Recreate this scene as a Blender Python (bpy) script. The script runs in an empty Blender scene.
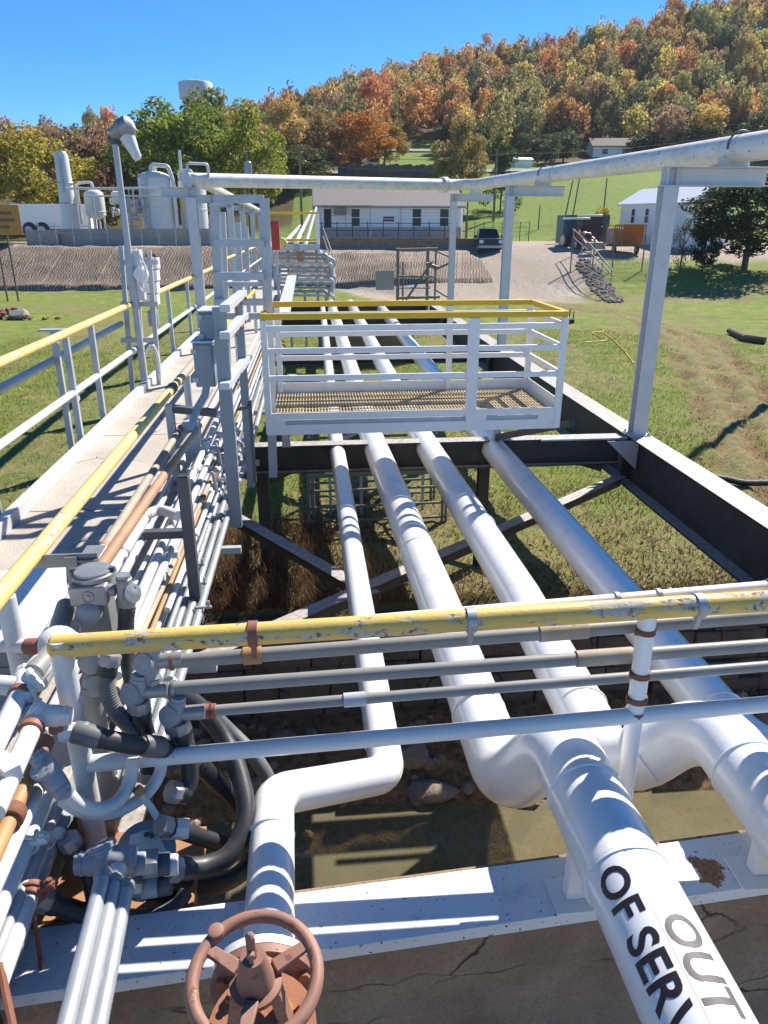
import bpy, bmesh, math, random
import numpy as np
from mathutils import Vector, Matrix
random.seed(7); rng = np.random.default_rng(7)
S = bpy.context.scene
COL = S.collection
PI = math.pi

# ------------------------------------------------------------------ camera
FPX, CX, CY = 735.0, 384.0, 512.0
PITCH = math.atan(287 / FPX)
YAW = math.atan2(75 * math.cos(PITCH), FPX)
EYE = Vector((0, 0, 2.24))
_fh = Vector((math.sin(YAW), math.cos(YAW), 0)); _rt = Vector((math.cos(YAW), -math.sin(YAW), 0)); _up = Vector((0, 0, 1))
_F = _fh * math.cos(PITCH) - _up * math.sin(PITCH); _U = _fh * math.sin(PITCH) + _up * math.cos(PITCH)
def _ray(u, v): return _F + _rt * ((u - CX) / FPX) - _U * ((v - CY) / FPX)
def az(u, v, z): d = _ray(u, v); return EYE + d * ((z - EYE.z) / d.z)      # surveyed point at a height
def ay(u, v, y): d = _ray(u, v); return EYE + d * (y / d.y)                 # surveyed point at a distance along the bridge
def ax(u, v, x): d = _ray(u, v); return EYE + d * (x / d.x)
cam = bpy.data.cameras.new('camera'); cam_o = bpy.data.objects.new('camera', cam); COL.objects.link(cam_o)
cam_o.location = EYE; cam_o.rotation_euler = (PI / 2 - PITCH, 0, -YAW)
cam.sensor_fit = 'VERTICAL'; cam.sensor_height = 24; cam.lens = FPX / 1024 * 24; cam.clip_start = 0.05; cam.clip_end = 3000
S.camera = cam_o

# ------------------------------------------------------------------ light
SUN_AZ, SUN_EL = math.radians(44), math.radians(43)
sv = Vector((math.sin(SUN_AZ) * math.cos(SUN_EL), math.cos(SUN_AZ) * math.cos(SUN_EL), math.sin(SUN_EL)))
sun = bpy.data.lights.new('sun', 'SUN'); sun.energy = 5.0; sun.angle = math.radians(0.53); sun.color = (1, .93, .82)
sun_o = bpy.data.objects.new('sun', sun); COL.objects.link(sun_o); sun_o.rotation_euler = sv.to_track_quat('Z', 'Y').to_euler()
sun_o.location = (20, 20, 60)
W = bpy.data.worlds.new('World'); S.world = W; W.use_nodes = True
nt = W.node_tree; nt.nodes.clear()
sky = nt.nodes.new('ShaderNodeTexSky'); sky.sky_type = 'NISHITA'; sky.sun_disc = False
sky.sun_elevation = SUN_EL; sky.sun_rotation = SUN_AZ; sky.air_density = 0.58; sky.dust_density = 0.0; sky.ozone_density = 3.5; sky.altitude = 400
hs = nt.nodes.new('ShaderNodeHueSaturation'); hs.inputs['Saturation'].default_value = 1.3; hs.inputs['Hue'].default_value = .499
bg = nt.nodes.new('ShaderNodeBackground'); bg.inputs['Strength'].default_value = 0.112
wo = nt.nodes.new('ShaderNodeOutputWorld')
nt.links.new(sky.outputs[0], hs.inputs['Color']); nt.links.new(hs.outputs[0], bg.inputs['Color']); nt.links.new(bg.outputs[0], wo.inputs[0])
S.view_settings.view_transform = 'Standard'; S.view_settings.look = 'None'; S.view_settings.gamma = 1; S.view_settings.exposure = 0.86
S.view_settings.use_curve_mapping = False
S.render.engine = 'CYCLES'
S.cycles.max_bounces = 6; S.cycles.diffuse_bounces = 3; S.cycles.glossy_bounces = 3; S.cycles.transmission_bounces = 4; S.cycles.transparent_max_bounces = 8
S.cycles.use_denoising = True; S.cycles.caustics_reflective = False; S.cycles.caustics_refractive = False

# ------------------------------------------------------------------ materials
def ramp(nt, fac, stops, interp='LINEAR'):
    r = nt.nodes.new('ShaderNodeValToRGB'); r.color_ramp.interpolation = interp
    e = r.color_ramp.elements
    while len(e) < len(stops): e.new(0.5)
    for i, (p, c) in enumerate(stops):
        e[i].position = p; e[i].color = (c, c, c, 1) if isinstance(c, (int, float)) else (*c, 1)
    nt.links.new(fac, r.inputs[0]); return r.outputs[0]
def noise(nt, vec, scale, detail=4, rough=.55, dist=0):
    n = nt.nodes.new('ShaderNodeTexNoise'); n.inputs['Scale'].default_value = scale; n.inputs['Detail'].default_value = detail
    n.inputs['Roughness'].default_value = rough; n.inputs['Distortion'].default_value = dist
    if vec is not None: nt.links.new(vec, n.inputs['Vector'])
    return n.outputs['Fac']
def mix(nt, fac, a, b, mode='MIX'):
    m = nt.nodes.new('ShaderNodeMix'); m.data_type = 'RGBA'; m.blend_type = mode
    for s, v in ((m.inputs[0], fac), (m.inputs[6], a), (m.inputs[7], b)):
        if isinstance(v, (int, float)): s.default_value = v
        elif isinstance(v, tuple): s.default_value = (*v, 1)
        else: nt.links.new(v, s)
    return m.outputs[2]
def math_(nt, op, a, b=0.0, clamp=False):
    m = nt.nodes.new('ShaderNodeMath'); m.operation = op; m.use_clamp = clamp
    for s, v in ((m.inputs[0], a), (m.inputs[1], b)):
        if isinstance(v, (int, float)): s.default_value = v
        else: nt.links.new(v, s)
    return m.outputs[0]
def newmat(name):
    m = bpy.data.materials.new(name); m.use_nodes = True
    b = m.node_tree.nodes['Principled BSDF']
    tc = m.node_tree.nodes.new('ShaderNodeTexCoord')
    return m, m.node_tree, b, tc.outputs['Object']
def setbump(nt, b, h, strength=.3, dist=.01):
    bp = nt.nodes.new('ShaderNodeBump'); bp.inputs['Strength'].default_value = strength; bp.inputs['Distance'].default_value = dist
    nt.links.new(h, bp.inputs['Height']); nt.links.new(bp.outputs[0], b.inputs['Normal'])
def paint(name, col, rough=.42, var=.1, chips=0.0, chip=(.17, .07, .035), chip2=None, cscale=14, grime=.0, gcol=(.22, .18, .14), gscale=4, metal=0.0, bump=.12, stretch=None):
    m, nt, b, co = newmat(name)
    vec = co
    if stretch:
        mp = nt.nodes.new('ShaderNodeMapping'); mp.inputs['Scale'].default_value = stretch; nt.links.new(co, mp.inputs['Vector']); vec = mp.outputs[0]
    n1 = noise(nt, vec, 5, 5)
    lo = tuple(c * (1 - var) for c in col); hi = tuple(min(1, c * (1 + var * .6)) for c in col)
    c = ramp(nt, n1, [(.3, lo), (.7, hi)])
    if grime:
        g = noise(nt, vec, gscale, 8, .65)
        gm = ramp(nt, g, [(.62 - grime * .3, 0.0), (.85 - grime * .2, .75)])
        c = mix(nt, gm, c, gcol)
    r = rough
    if chips:
        n2 = noise(nt, vec, cscale, 7, .62)
        t = .78 - chips * .36
        cm = ramp(nt, n2, [(t, 0.0), (t + .025, 1.0)])
        cc = chip if chip2 is None else ramp(nt, noise(nt, co, cscale * 2.2, 4), [(.50, chip), (.64, chip2)])
        c = mix(nt, cm, c, cc)
        nt.links.new(ramp(nt, cm, [(0, rough), (1, .85)]), b.inputs['Roughness'])
        h = math_(nt, 'ADD', math_(nt, 'MULTIPLY', cm, -.6), noise(nt, co, 40, 3))
    else:
        nt.links.new(ramp(nt, noise(nt, co, 9, 4), [(.3, max(.05, rough - .1)), (.7, min(1, rough + .12))]), b.inputs['Roughness'])
        h = noise(nt, co, 34, 4)
    nt.links.new(c, b.inputs['Base Color']); b.inputs['Metallic'].default_value = metal
    setbump(nt, b, h, bump, .003)
    return m
M = {}
M['white'] = paint('white_paint', (.80, .80, .79), .34, .04, chips=.10, chip=(.25, .18, .13), cscale=30, grime=.14, gcol=(.52, .49, .44), gscale=7)
M['pipe_white'] = paint('white_pipe_paint', (.84, .84, .83), .34, .03, chips=.05, chip=(.45, .4, .35), cscale=45, grime=.26, gcol=(.58, .54, .48), gscale=3.2, bump=.14)
_b = M['pipe_white'].node_tree.nodes['Principled BSDF']; _b.inputs['Coat Weight'].default_value = .55; _b.inputs['Coat Roughness'].default_value = .14
M['wrap_white'] = paint('weathered_white_pipe_paint', (.72, .71, .68), .6, .12, chips=.42, chip=(.33, .30, .28), cscale=26, grime=.42, gcol=(.36, .33, .30), gscale=6, stretch=(1, .35, 1), bump=.4)
M['steel'] = paint('pale_grey_steel_paint', (.42, .455, .49), .42, .08, chips=.12, chip=(.26, .17, .11), cscale=24, grime=.15, gcol=(.32, .3, .27))
M['steel_white'] = paint('dull_white_steel_paint', (.56, .58, .60), .42, .06, chips=.16, chip=(.28, .2, .14), cscale=26, grime=.2, gcol=(.45, .41, .36))
M['galv'] = paint('grey_conduit_zinc', (.38, .405, .435), .45, .10, grime=.22, gcol=(.3, .28, .25), metal=.35, bump=.1)
M['grey_pipe'] = paint('grey_pipe_paint', (.25, .25, .245), .5, .12, chips=.14, chip=(.30, .19, .11), cscale=9, grime=.3, gcol=(.3, .25, .2))
M['white_cond'] = paint('white_conduit_paint', (.62, .62, .61), .45, .08, chips=.32, chip=(.27, .13, .07), cscale=19, grime=.2, gcol=(.48, .43, .37))
M['darkgrey'] = paint('dark_grey_steel_paint', (.085, .095, .11), .5, .15, grime=.2, gcol=(.22, .2, .18))
M['cabinet'] = paint('cabinet_grey_enamel', (.22, .275, .32), .4, .06, grime=.12, gcol=(.25, .25, .24))
M['yellow_old'] = paint('worn_yellow_paint', (.72, .49, .12), .5, .15, chips=.67, chip=(.50, .45, .36), chip2=(.20, .10, .06), cscale=17, grime=.3, gcol=(.42, .34, .2), bump=.5, stretch=(.28, 1, 1))
M['yellow_pale'] = paint('faded_yellow_paint', (.76, .57, .19), .5, .1, chips=.55, chip=(.5, .46, .38), chip2=(.3, .2, .13), cscale=20, grime=.2, gcol=(.5, .42, .26), bump=.3, stretch=(1, .3, 1))
M['yellow'] = paint('clean_yellow_paint', (.74, .46, .015), .42, .05, grime=.08, gcol=(.5, .33, .08))
M['tan'] = paint('tan_weathered_pipe', (.42, .34, .26), .7, .2, chips=.35, chip=(.3, .26, .22), cscale=7, grime=.4, gcol=(.33, .3, .26), bump=.4)
M['brown'] = paint('brown_primed_pipe', (.40, .225, .13), .65, .18, grime=.35, gcol=(.28, .2, .15), bump=.3)
M['ochre'] = paint('ochre_primed_pipe', (.42, .24, .10), .6, .18, grime=.25, gcol=(.26, .15, .08), bump=.3)
M['rust'] = paint('rusty_iron', (.20, .075, .04), .8, .35, chips=.3, chip=(.34, .15, .07), cscale=25, bump=.6)
M['rust_clamp'] = paint('red_brown_clamp_paint', (.27, .10, .07), .6, .25, chips=.25, chip=(.12, .05, .03), cscale=30, bump=.4)
M['valve'] = paint('brick_brown_valve_primer', (.30, .152, .105), .6, .22, chips=.5, chip=(.2, .085, .055), chip2=(.45, .27, .22), cscale=26, grime=.4, gcol=(.24, .135, .10), gscale=9, bump=.25)
M['valve_rust'] = paint('rusted_bonnet_iron', (.36, .15, .075), .75, .25, chips=.35, chip=(.14, .065, .045), cscale=16, bump=.5)
M['rubber'] = paint('black_rubber', (.028, .029, .032), .45, .2, grime=.3, gcol=(.10, .10, .10), bump=.2)
M['rubber_grey'] = paint('dusty_grey_rubber', (.13, .135, .14), .5, .2, grime=.4, gcol=(.24, .24, .23), bump=.2)
M['alu'] = paint('cast_aluminium', (.33, .33, .335), .48, .12, metal=.55, grime=.3, gcol=(.3, .29, .27), bump=.35)
M['alu_white'] = paint('cast_fitting_white', (.66, .66, .64), .5, .1, chips=.3, chip=(.3, .14, .08), cscale=22, grime=.3, gcol=(.45, .4, .35), bump=.35)
M['alu_blue'] = paint('cast_fitting_grey', (.28, .31, .35), .5, .12, chips=.1, chip=(.3, .2, .14), cscale=22, grime=.3, gcol=(.3, .29, .27), bump=.3)
M['black'] = paint('black_letter_vinyl', (.022, .016, .018), .35, .1, chips=.12, chip=(.4, .4, .4), cscale=80, bump=.05)
M['grey_vinyl'] = paint('glare_greyed_letter_vinyl', (.085, .078, .08), .62, .15, chips=.25, chip=(.4, .4, .4), cscale=70, bump=.05)  # same black letters, greyed in the colour for sun glare; chips are wear
M['sticker'] = paint('white_sticker_vinyl', (.77, .775, .78), .25, .03, bump=.03)
M['red'] = paint('red_enamel', (.42, .025, .025), .4, .1)
M['orange'] = paint('orange_crate_paint', (.52, .16, .03), .6, .2, chips=.2, cscale=3, bump=.2)
M['sign_orange'] = paint('orange_sign_sheet', (.50, .21, .035), .5, .1, bump=.1)
M['teal'] = paint('teal_container_paint', (.04, .14, .17), .5, .12)
M['dark'] = paint('dark_void_paint', (.03, .03, .035), .6, .2)
M['glass'] = paint('dark_window_glass', (.02, .025, .03), .35, .1, bump=0.01)
M['galv_dull'] = paint('dull_zinc_frame', (.20, .195, .185), .6, .15, metal=.2, grime=.3, gcol=(.22, .17, .12))
M['wood'] = paint('weathered_grey_wood', (.17, .135, .105), .85, .25, grime=.3, gcol=(.09, .075, .06), stretch=(3, 3, .3))
M['roof'] = paint('grey_brown_shingles', (.23, .20, .185), .85, .15, grime=.25, gcol=(.16, .14, .13), bump=.3)
M['siding'] = paint('white_siding', (.82, .82, .81), .5, .04, grime=.1, gcol=(.5, .5, .5))
M['roof_white'] = paint('white_metal_roof', (.72, .73, .74), .35, .05)
M['tank'] = paint('tank_white_enamel', (.60, .61, .60), .42, .05, grime=.22, gcol=(.5, .45, .38), gscale=1.2)
M['lens'] = paint('frosted_lamp_lens', (.66, .68, .68), .25, .06)

def m_girder():
    m, nt, b, co = newmat('dark_navy_girder_paint')
    g = nt.nodes.new('ShaderNodeNewGeometry'); sx = nt.nodes.new('ShaderNodeSeparateXYZ'); nt.links.new(g.outputs['Normal'], sx.inputs[0])
    n = noise(nt, co, 7, 8, .65)
    dust = math_(nt, 'MULTIPLY', ramp(nt, sx.outputs[2], [(.75, 0.0), (.95, 1.0)]), ramp(nt, n, [(.22, .8), (.6, 1.0)]))
    base = ramp(nt, noise(nt, co, 3, 6), [(.3, (.022, .024, .03)), (.7, (.05, .053, .062))])
    top = ramp(nt, noise(nt, co, 22, 6), [(.35, (.30, .27, .25)), (.7, (.52, .49, .46))])
    nt.links.new(mix(nt, dust, base, top), b.inputs['Base Color']); b.inputs['Roughness'].default_value = .55
    setbump(nt, b, noise(nt, co, 40, 4), .2, .004); return m
M['girder'] = m_girder()
def m_concrete(name, c1, c2, crack=0.0, scale=2.5, rough=.9, crackscale=2.2, fine=60):
    m, nt, b, co = newmat(name)
    n = noise(nt, co, scale, 9, .65); f = noise(nt, co, fine, 3)
    c = ramp(nt, n, [(.3, c1), (.7, c2)])
    c = mix(nt, ramp(nt, f, [(.35, .35), (.6, 0.0)]), c, tuple(x * .6 for x in c1))
    h = math_(nt, 'ADD', f, math_(nt, 'MULTIPLY', n, 2))
    if crack:
        v = nt.nodes.new('ShaderNodeTexVoronoi'); v.feature = 'DISTANCE_TO_EDGE'; v.inputs['Scale'].default_value = crackscale
        wv = nt.nodes.new('ShaderNodeTexNoise'); wv.inputs['Scale'].default_value = 5; wv.inputs['Detail'].default_value = 6; nt.links.new(co, wv.inputs['Vector'])
        mp = nt.nodes.new('ShaderNodeMapping'); mp.inputs['Scale'].default_value = (.45, 1, 1.5) if name.startswith('old') else (1, 1, 1); nt.links.new(mix(nt, .14, co, wv.outputs['Color']), mp.inputs['Vector']); nt.links.new(mp.outputs[0], v.inputs['Vector'])
        cm = ramp(nt, v.outputs['Distance'], [(0.0, 1.0), (crack, 0.0)])
        cm = math_(nt, 'MULTIPLY', cm, ramp(nt, noise(nt, co, 2.1, 4), [(.45, 0.0), (.58, 1.0)]))
        c = mix(nt, cm, c, (.02, .017, .015)); h = math_(nt, 'ADD', h, math_(nt, 'MULTIPLY', cm, -3))
    nt.links.new(c, b.inputs['Base Color']); b.inputs['Roughness'].default_value = rough
    setbump(nt, b, h, .5, .012); return m
M['concrete'] = m_concrete('deck_concrete', (.40, .35, .30), (.56, .51, .455), crack=.006, scale=1.6, crackscale=.9)
M['conc_old'] = m_concrete('old_abutment_concrete', (.20, .13, .085), (.36, .25, .17), crack=.016, scale=3, crackscale=3.0)
M['conc_pad'] = m_concrete('pale_pad_concrete', (.34, .31, .28), (.46, .43, .39), scale=.6, fine=8)
M['stone'] = m_concrete('dark_masonry_stone', (.085, .075, .066), (.17, .15, .13), crack=.02, scale=2.2, crackscale=1.5)
M['rock'] = m_concrete('creek_rock', (.19, .15, .11), (.36, .29, .22), scale=4, fine=30)
M['roadm'] = m_concrete('pale_asphalt', (.22, .22, .22), (.3, .3, .3), scale=.4, fine=5)
# ------------------------------------------------------------------ mesh building
class MB:
    def __init__(s): s.v = []; s.f = []
    def add(s, vs, fs):
        o = len(s.v); s.v += [tuple(p) for p in vs]; s.f += [tuple(i + o for i in f) for f in fs]; return s
    def hexa(s, p):  # 8 points: bottom 4, top 4
        return s.add(p, [(0, 3, 2, 1), (4, 5, 6, 7), (0, 1, 5, 4), (1, 2, 6, 5), (2, 3, 7, 6), (3, 0, 4, 7)])
    def box(s, x0, x1, y0, y1, z0, z1):
        return s.hexa([(x0, y0, z0), (x1, y0, z0), (x1, y1, z0), (x0, y1, z0), (x0, y0, z1), (x1, y0, z1), (x1, y1, z1), (x0, y1, z1)])
    def bar(s, p, q, w, h, up=(0, 0, 1)):   # oriented bar, w sideways, h along up
        p, q = Vector(p), Vector(q); d = (q - p).normalized(); up = Vector(up)
        if abs(d.dot(up)) > .98: up = Vector((0, 1, 0))
        a = d.cross(up).normalized(); b = a.cross(d).normalized()
        a *= w / 2; b *= h / 2
        return s.hexa([p - a - b, p + a - b, q + a - b, q - a - b, p - a + b, p + a + b, q + a + b, q - a + b])
    def hsec(s, p, q, w, h, t=.012, up=(0, 0, 1)):   # I-section: two flanges and a web
        p, q = Vector(p), Vector(q); d = (q - p).normalized(); u = Vector(up)
        if abs(d.dot(u)) > .98: u = Vector((0, 1, 0))
        a = d.cross(u).normalized(); b = a.cross(d).normalized()
        for k in (-1, 1): s.bar(p + b * k * (h - t) / 2, q + b * k * (h - t) / 2, w, t, b)
        s.bar(p, q, t, h - 2 * t - .001, b); return s
    def ring(s, c, n, r, seg, ref=None):
        n = n.normalized(); ref = ref or (Vector((0, 0, 1)) if abs(n.z) < .9 else Vector((1, 0, 0)))
        a = n.cross(ref).normalized(); b = n.cross(a).normalized()
        return [c + a * (r * math.cos(2 * PI * i / seg)) + b * (r * math.sin(2 * PI * i / seg)) for i in range(seg)], a
    def tube(s, pts, r, seg=14, fil=0.0, cap=True, closed=False):
        P = fillet([Vector(p) for p in pts], fil) if fil else [Vector(p) for p in pts]
        n = len(P); rs = r if isinstance(r, (list, tuple)) else [r] * n
        if len(rs) != n: rs = [rs[0]] * n
        T = []
        for i in range(n):
            if closed: t = P[(i + 1) % n] - P[i - 1]
            else: t = P[min(i + 1, n - 1)] - P[max(i - 1, 0)]
            if not closed and 0 < i < n - 1: t = (P[i + 1] - P[i]).normalized() + (P[i] - P[i - 1]).normalized()
            T.append(t.normalized())
        ref = Vector((0, 0, 1)) if abs(T[0].z) < .9 else Vector((1, 0, 0))
        a = T[0].cross(ref).normalized(); vs = []
        for i in range(n):
            a = (a - T[i] * a.dot(T[i])).normalized(); b = T[i].cross(a)
            for k in range(seg):
                an = 2 * PI * k / seg; vs.append(P[i] + a * (rs[i] * math.cos(an)) + b * (rs[i] * math.sin(an)))
        fs = []
        for i in range(n if closed else n - 1):
            j = (i + 1) % n
            for k in range(seg):
                l = (k + 1) % seg; fs.append((i * seg + k, i * seg + l, j * seg + l, j * seg + k))
        if cap and not closed:
            fs.append(tuple(range(seg - 1, -1, -1))); fs.append(tuple((n - 1) * seg + k for k in range(seg)))
        return s.add(vs, fs)
    def lathe(s, c, axis, prof, seg=20):   # prof: (distance along axis, radius)
        c = Vector(c); ax_ = Vector(axis).normalized()
        return s.tube_prof([c + ax_ * t for t, r in prof], [r for t, r in prof], ax_, seg)
    def tube_prof(s, P, rs, ax_, seg):
        vs = []
        for p, r in zip(P, rs): vs += s.ring(p, ax_, max(r, 1e-5), seg)[0]
        n = len(P); fs = []
        for i in range(n - 1):
            for k in range(seg):
                l = (k + 1) % seg; fs.append((i * seg + k, (i + 1) * seg + k, (i + 1) * seg + l, i * seg + l))
        fs.append(tuple(range(seg))); fs.append(tuple((n - 1) * seg + k for k in range(seg - 1, -1, -1)))
        return s.add(vs, fs)
    def prism(s, poly, vec):   # poly: 3-D points, extruded by vec
        n = len(poly); p = [Vector(q) for q in poly]; vec = Vector(vec)
        return s.add(p + [q + vec for q in p], [tuple(range(n - 1, -1, -1)), tuple(range(n, 2 * n))] + [(i, (i + 1) % n, n + (i + 1) % n, n + i) for i in range(n)])
    def torus(s, c, axis, R, r, seg=40, sub=10):
        pts = s.ring(Vector(c), Vector(axis), R, seg)[0]; return s.tube(pts, r, sub, closed=True)
    def build(s, name, mat, parent=None, bevel=0.0, angle=35):
        me = bpy.data.meshes.new(name); me.from_pydata([tuple(v) for v in s.v], [], s.f); me.update()
        bm = bmesh.new(); bm.from_mesh(me); bmesh.ops.recalc_face_normals(bm, faces=bm.faces)
        bm.to_mesh(me); bm.free()
        for p in me.polygons: p.use_smooth = True
        me.set_sharp_from_angle(angle=math.radians(angle))
        me.materials.append(M[mat] if isinstance(mat, str) else mat)
        o = bpy.data.objects.new(name, me); COL.objects.link(o)
        if bevel:
            b = o.modifiers.new('edge', 'BEVEL'); b.width = bevel; b.segments = 2; b.limit_method = 'ANGLE'; b.angle_limit = math.radians(40)
        if parent: attach(o, parent)
        return o
def fillet(P, r, n=7):
    if len(P) < 3: return P
    out = [P[0]]
    for i in range(1, len(P) - 1):
        a, b, c = P[i - 1], P[i], P[i + 1]; u = (a - b); w = (c - b); lu, lw = u.length, w.length; u = u / lu; w = w / lw
        ang = u.angle(w)
        if ang > PI - .02: out.append(b); continue
        d = min(r / math.tan(ang / 2), lu * .49, lw * .49); rr = d * math.tan(ang / 2)
        s, e = b + u * d, b + w * d; bis = (u + w).normalized(); ctr = b + bis * (rr / math.sin(ang / 2))
        va, vb = s - ctr, e - ctr; om = va.angle(vb)
        for k in range(n + 1):
            t = k / n
            out.append(ctr + (va * math.sin((1 - t) * om) + vb * math.sin(t * om)) / math.sin(om) if om > 1e-4 else s.lerp(e, t))
    out.append(P[-1]); return out
def spline(P, n=8):   # Catmull-Rom through the points
    P = [Vector(p) for p in P]; Q = [P[0] * 2 - P[1]] + P + [P[-1] * 2 - P[-2]]; out = []
    for i in range(1, len(Q) - 2):
        a, b, c, d = Q[i - 1:i + 3]
        for k in range(n):
            t = k / n
            out.append(.5 * ((2 * b) + (c - a) * t + (2 * a - 5 * b + 4 * c - d) * t * t + (3 * b - a - 3 * c + d) * t ** 3))
    out.append(P[-1]); return out
def attach(o, parent):
    o.parent = parent
    if parent.type == 'EMPTY': o.matrix_parent_inverse = Matrix.Translation(-Vector(parent.location))
    return o
def tag(o, label, cat, group=None):
    o['label'] = label; o['category'] = cat
    if group: o['group'] = group
    return o
def thing(name, label, cat, loc=(0, 0, 0), group=None):
    o = bpy.data.objects.new(name, None); COL.objects.link(o); o.location = loc; o.empty_display_size = .1
    return tag(o, label, cat, group)
def struct(o, kind='structure'): o['kind'] = kind; return o
def ss(a, b, x): t = np.clip((x - a) / (b - a), 0, 1); return t * t * (3 - 2 * t)
def fast_mesh(name, verts, faces4, mat, parent=None):   # numpy quads or triangles
    me = bpy.data.meshes.new(name); k = faces4.shape[1]; nf = len(faces4)
    me.vertices.add(len(verts)); me.vertices.foreach_set('co', np.asarray(verts, np.float32).ravel())
    me.loops.add(nf * k); me.loops.foreach_set('vertex_index', faces4.astype(np.int32).ravel())
    me.polygons.add(nf); me.polygons.foreach_set('loop_start', np.arange(0, nf * k, k, dtype=np.int32))
    me.update(calc_edges=True); me.validate()
    if mat is not None: me.materials.append(mat)
    o = bpy.data.objects.new(name, me); COL.objects.link(o)
    if parent: attach(o, parent)
    return o
# ------------------------------------------------------------------ ground
def seglist(a, b, step): return list(np.arange(a, b, step))
GX = np.array(sorted(set(np.round(seglist(-420, -120, 12) + seglist(-120, -45, 4) + seglist(-45, -14, 1.2) + seglist(-14, 18, .22) + seglist(18, 60, 1.0) + seglist(60, 180, 4) + seglist(180, 440, 12), 3))))
GY = np.array(sorted(set(np.round(seglist(-8, 0, 1) + seglist(0, 27, .22) + seglist(27, 100, .8) + seglist(100, 300, 3.5) + seglist(300, 460, 12), 3))))
def vnoise(x, y, s, seed=0):   # cheap smooth value noise
    x = np.asarray(x, float) / s + seed * 17.3; y = np.asarray(y, float) / s + seed * 9.1
    xi = np.floor(x); yi = np.floor(y); fx = x - xi; fy = y - yi; fx = fx * fx * (3 - 2 * fx); fy = fy * fy * (3 - 2 * fy)
    h = lambda a, b: np.modf(np.abs(np.sin(a * 127.1 + b * 311.7 + seed) * 43758.5453))[0]
    return (h(xi, yi) * (1 - fx) + h(xi + 1, yi) * fx) * (1 - fy) + (h(xi, yi + 1) * (1 - fx) + h(xi + 1, yi + 1) * fx) * fy - .5
def height(x, y, fine=True):
    x = np.asarray(x, float); y = np.asarray(y, float)
    b = ss(2, 10, x); c = ss(22, 34, x)
    t0 = 57 - 8 * b - 9 * c; t1 = 63.5 + 1 * b + 9 * c
    z = -2.35 + 3.0 * ss(0, 1, (y - t0) / (t1 - t0) * .9 + .05)
    z = z - .5 * ss(-1, 1.5, x) * (1 - ss(13, 16, x)) * ss(58, 62, y) * (1 - ss(65.2, 65.6, y))
    lawn = .165 * np.clip(y - 80, 0, 85) * ss(76, 92, y) * ss(-14, 4, x) + .165 * np.clip(y - 96, 0, 69) * (1 - ss(-14, 4, x)) * ss(92, 110, y)
    z = z + lawn
    hx = np.interp(x, [-160, -90, -40, 0, 40, 80, 120, 170, 260], [3, 4, 8, 16.5, 26, 32.5, 41, 53, 64])
    z = z + hx * ss(158, 272, y) + np.clip(y - 272, 0, 200) * .02
    if fine:
        z = z + .16 * vnoise(x, y, 3.1, 1) * ss(8.4, 12, y) + .07 * vnoise(x, y, .9, 2) * ss(8, 9, y) * (y < 60) + .03 * vnoise(x, y, .33, 3) * (y < 30)
        z = z + 1.2 * vnoise(x, y, 25, 4) * ss(95, 130, y)
    # creek
    bed = -4.3 + .85 * ss(5.2, 7.5, y) + .22 * vnoise(x, y, .8, 5) * ss(4.5, 7, y) + .12 * vnoise(x, y, .35, 6)
    z = np.where(y < 7.98, bed, z + .2 * (1 - ss(8.2, 12, y)))
    z = np.where(y < 2.1, np.where(y < 1.95, -1.75, -3.0), z)
    return z
gxx, gyy = np.meshgrid(GX, GY); gz = height(gxx, gyy)
def pxline(pts, z=-2.35): return np.array([[az(u, v, z).x, az(u, v, z).y] for u, v in pts])
def dline(x, y, L):
    d = np.full(x.shape, 1e9)
    for (ax0, ay0), (bx, by) in zip(L[:-1], L[1:]):
        t = np.clip(((x - ax0) * (bx - ax0) + (y - ay0) * (by - ay0)) / ((bx - ax0) ** 2 + (by - ay0) ** 2 + 1e-9), 0, 1)
        d = np.minimum(d, np.hypot(x - ax0 - t * (bx - ax0), y - ay0 - t * (by - ay0)))
    return d
trackL = pxline([(560, 305), (640, 318), (690, 352), (722, 410), (742, 470), (775, 540)])
trackR = pxline([(640, 312), (705, 340), (745, 385), (775, 440)])
bandL = pxline([(560, 296), (640, 301), (700, 300), (780, 296)])
nz = vnoise(gxx, gyy, 2.2, 8) + .6 * vnoise(gxx, gyy, .8, 9)
dirt = np.maximum(ss(1.0, .25, dline(gxx, gyy, trackL) + .5 * nz), ss(1.1, .2, dline(gxx, gyy, trackR) + .6 * nz))
dirt = np.maximum(dirt, .9 * ss(2.6, .6, dline(gxx, gyy, bandL) + 2 * nz))
dirt = np.maximum(dirt, ss(1.9, .5, np.hypot((gxx - 1.2) / 1.7, (gyy - 11.6) / 1.2) + nz))
dirt = np.maximum(dirt, .85 * ss(10, 8.3, gyy + 1.4 * nz) * (gyy > 5)); dirt = np.maximum(dirt, .8 * ss(13, 9.6, gyy + 2.4 * nz) * (gyy > 5) * (gxx > -.5)); dirt = np.maximum(dirt, ss(11.4, 10.2, gyy + 1.2 * nz) * ss(1.2, .2, gxx) * (gyy > 5)); dirt = np.maximum(dirt, .6 * ss(.05, .3, vnoise(gxx, gyy, 4.6, 21) + .3 * nz) * (gyy < 50))
dirt = np.maximum(dirt, .8 * ss(.0, .35, nz - .12) * (gyy < 45) * ss(-1, 1, gxx + 6))
grav = np.maximum(ss(-.1, .1, (gyy - 47.5) / 15 + .12 * nz - ss(16, 24, gxx) * .8 - ss(6, 1, gxx) * .7) * (gyy < 79), ((gyy > 62.5) & (gyy < 79) & (gxx < 24)).astype(float))
grav = grav * (1 - ss(78, 80, gyy))
grav = np.maximum(grav, ((gyy < 2.2)).astype(float))
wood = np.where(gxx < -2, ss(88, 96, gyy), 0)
mx = gxx - gyy * math.tan(YAW)
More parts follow.
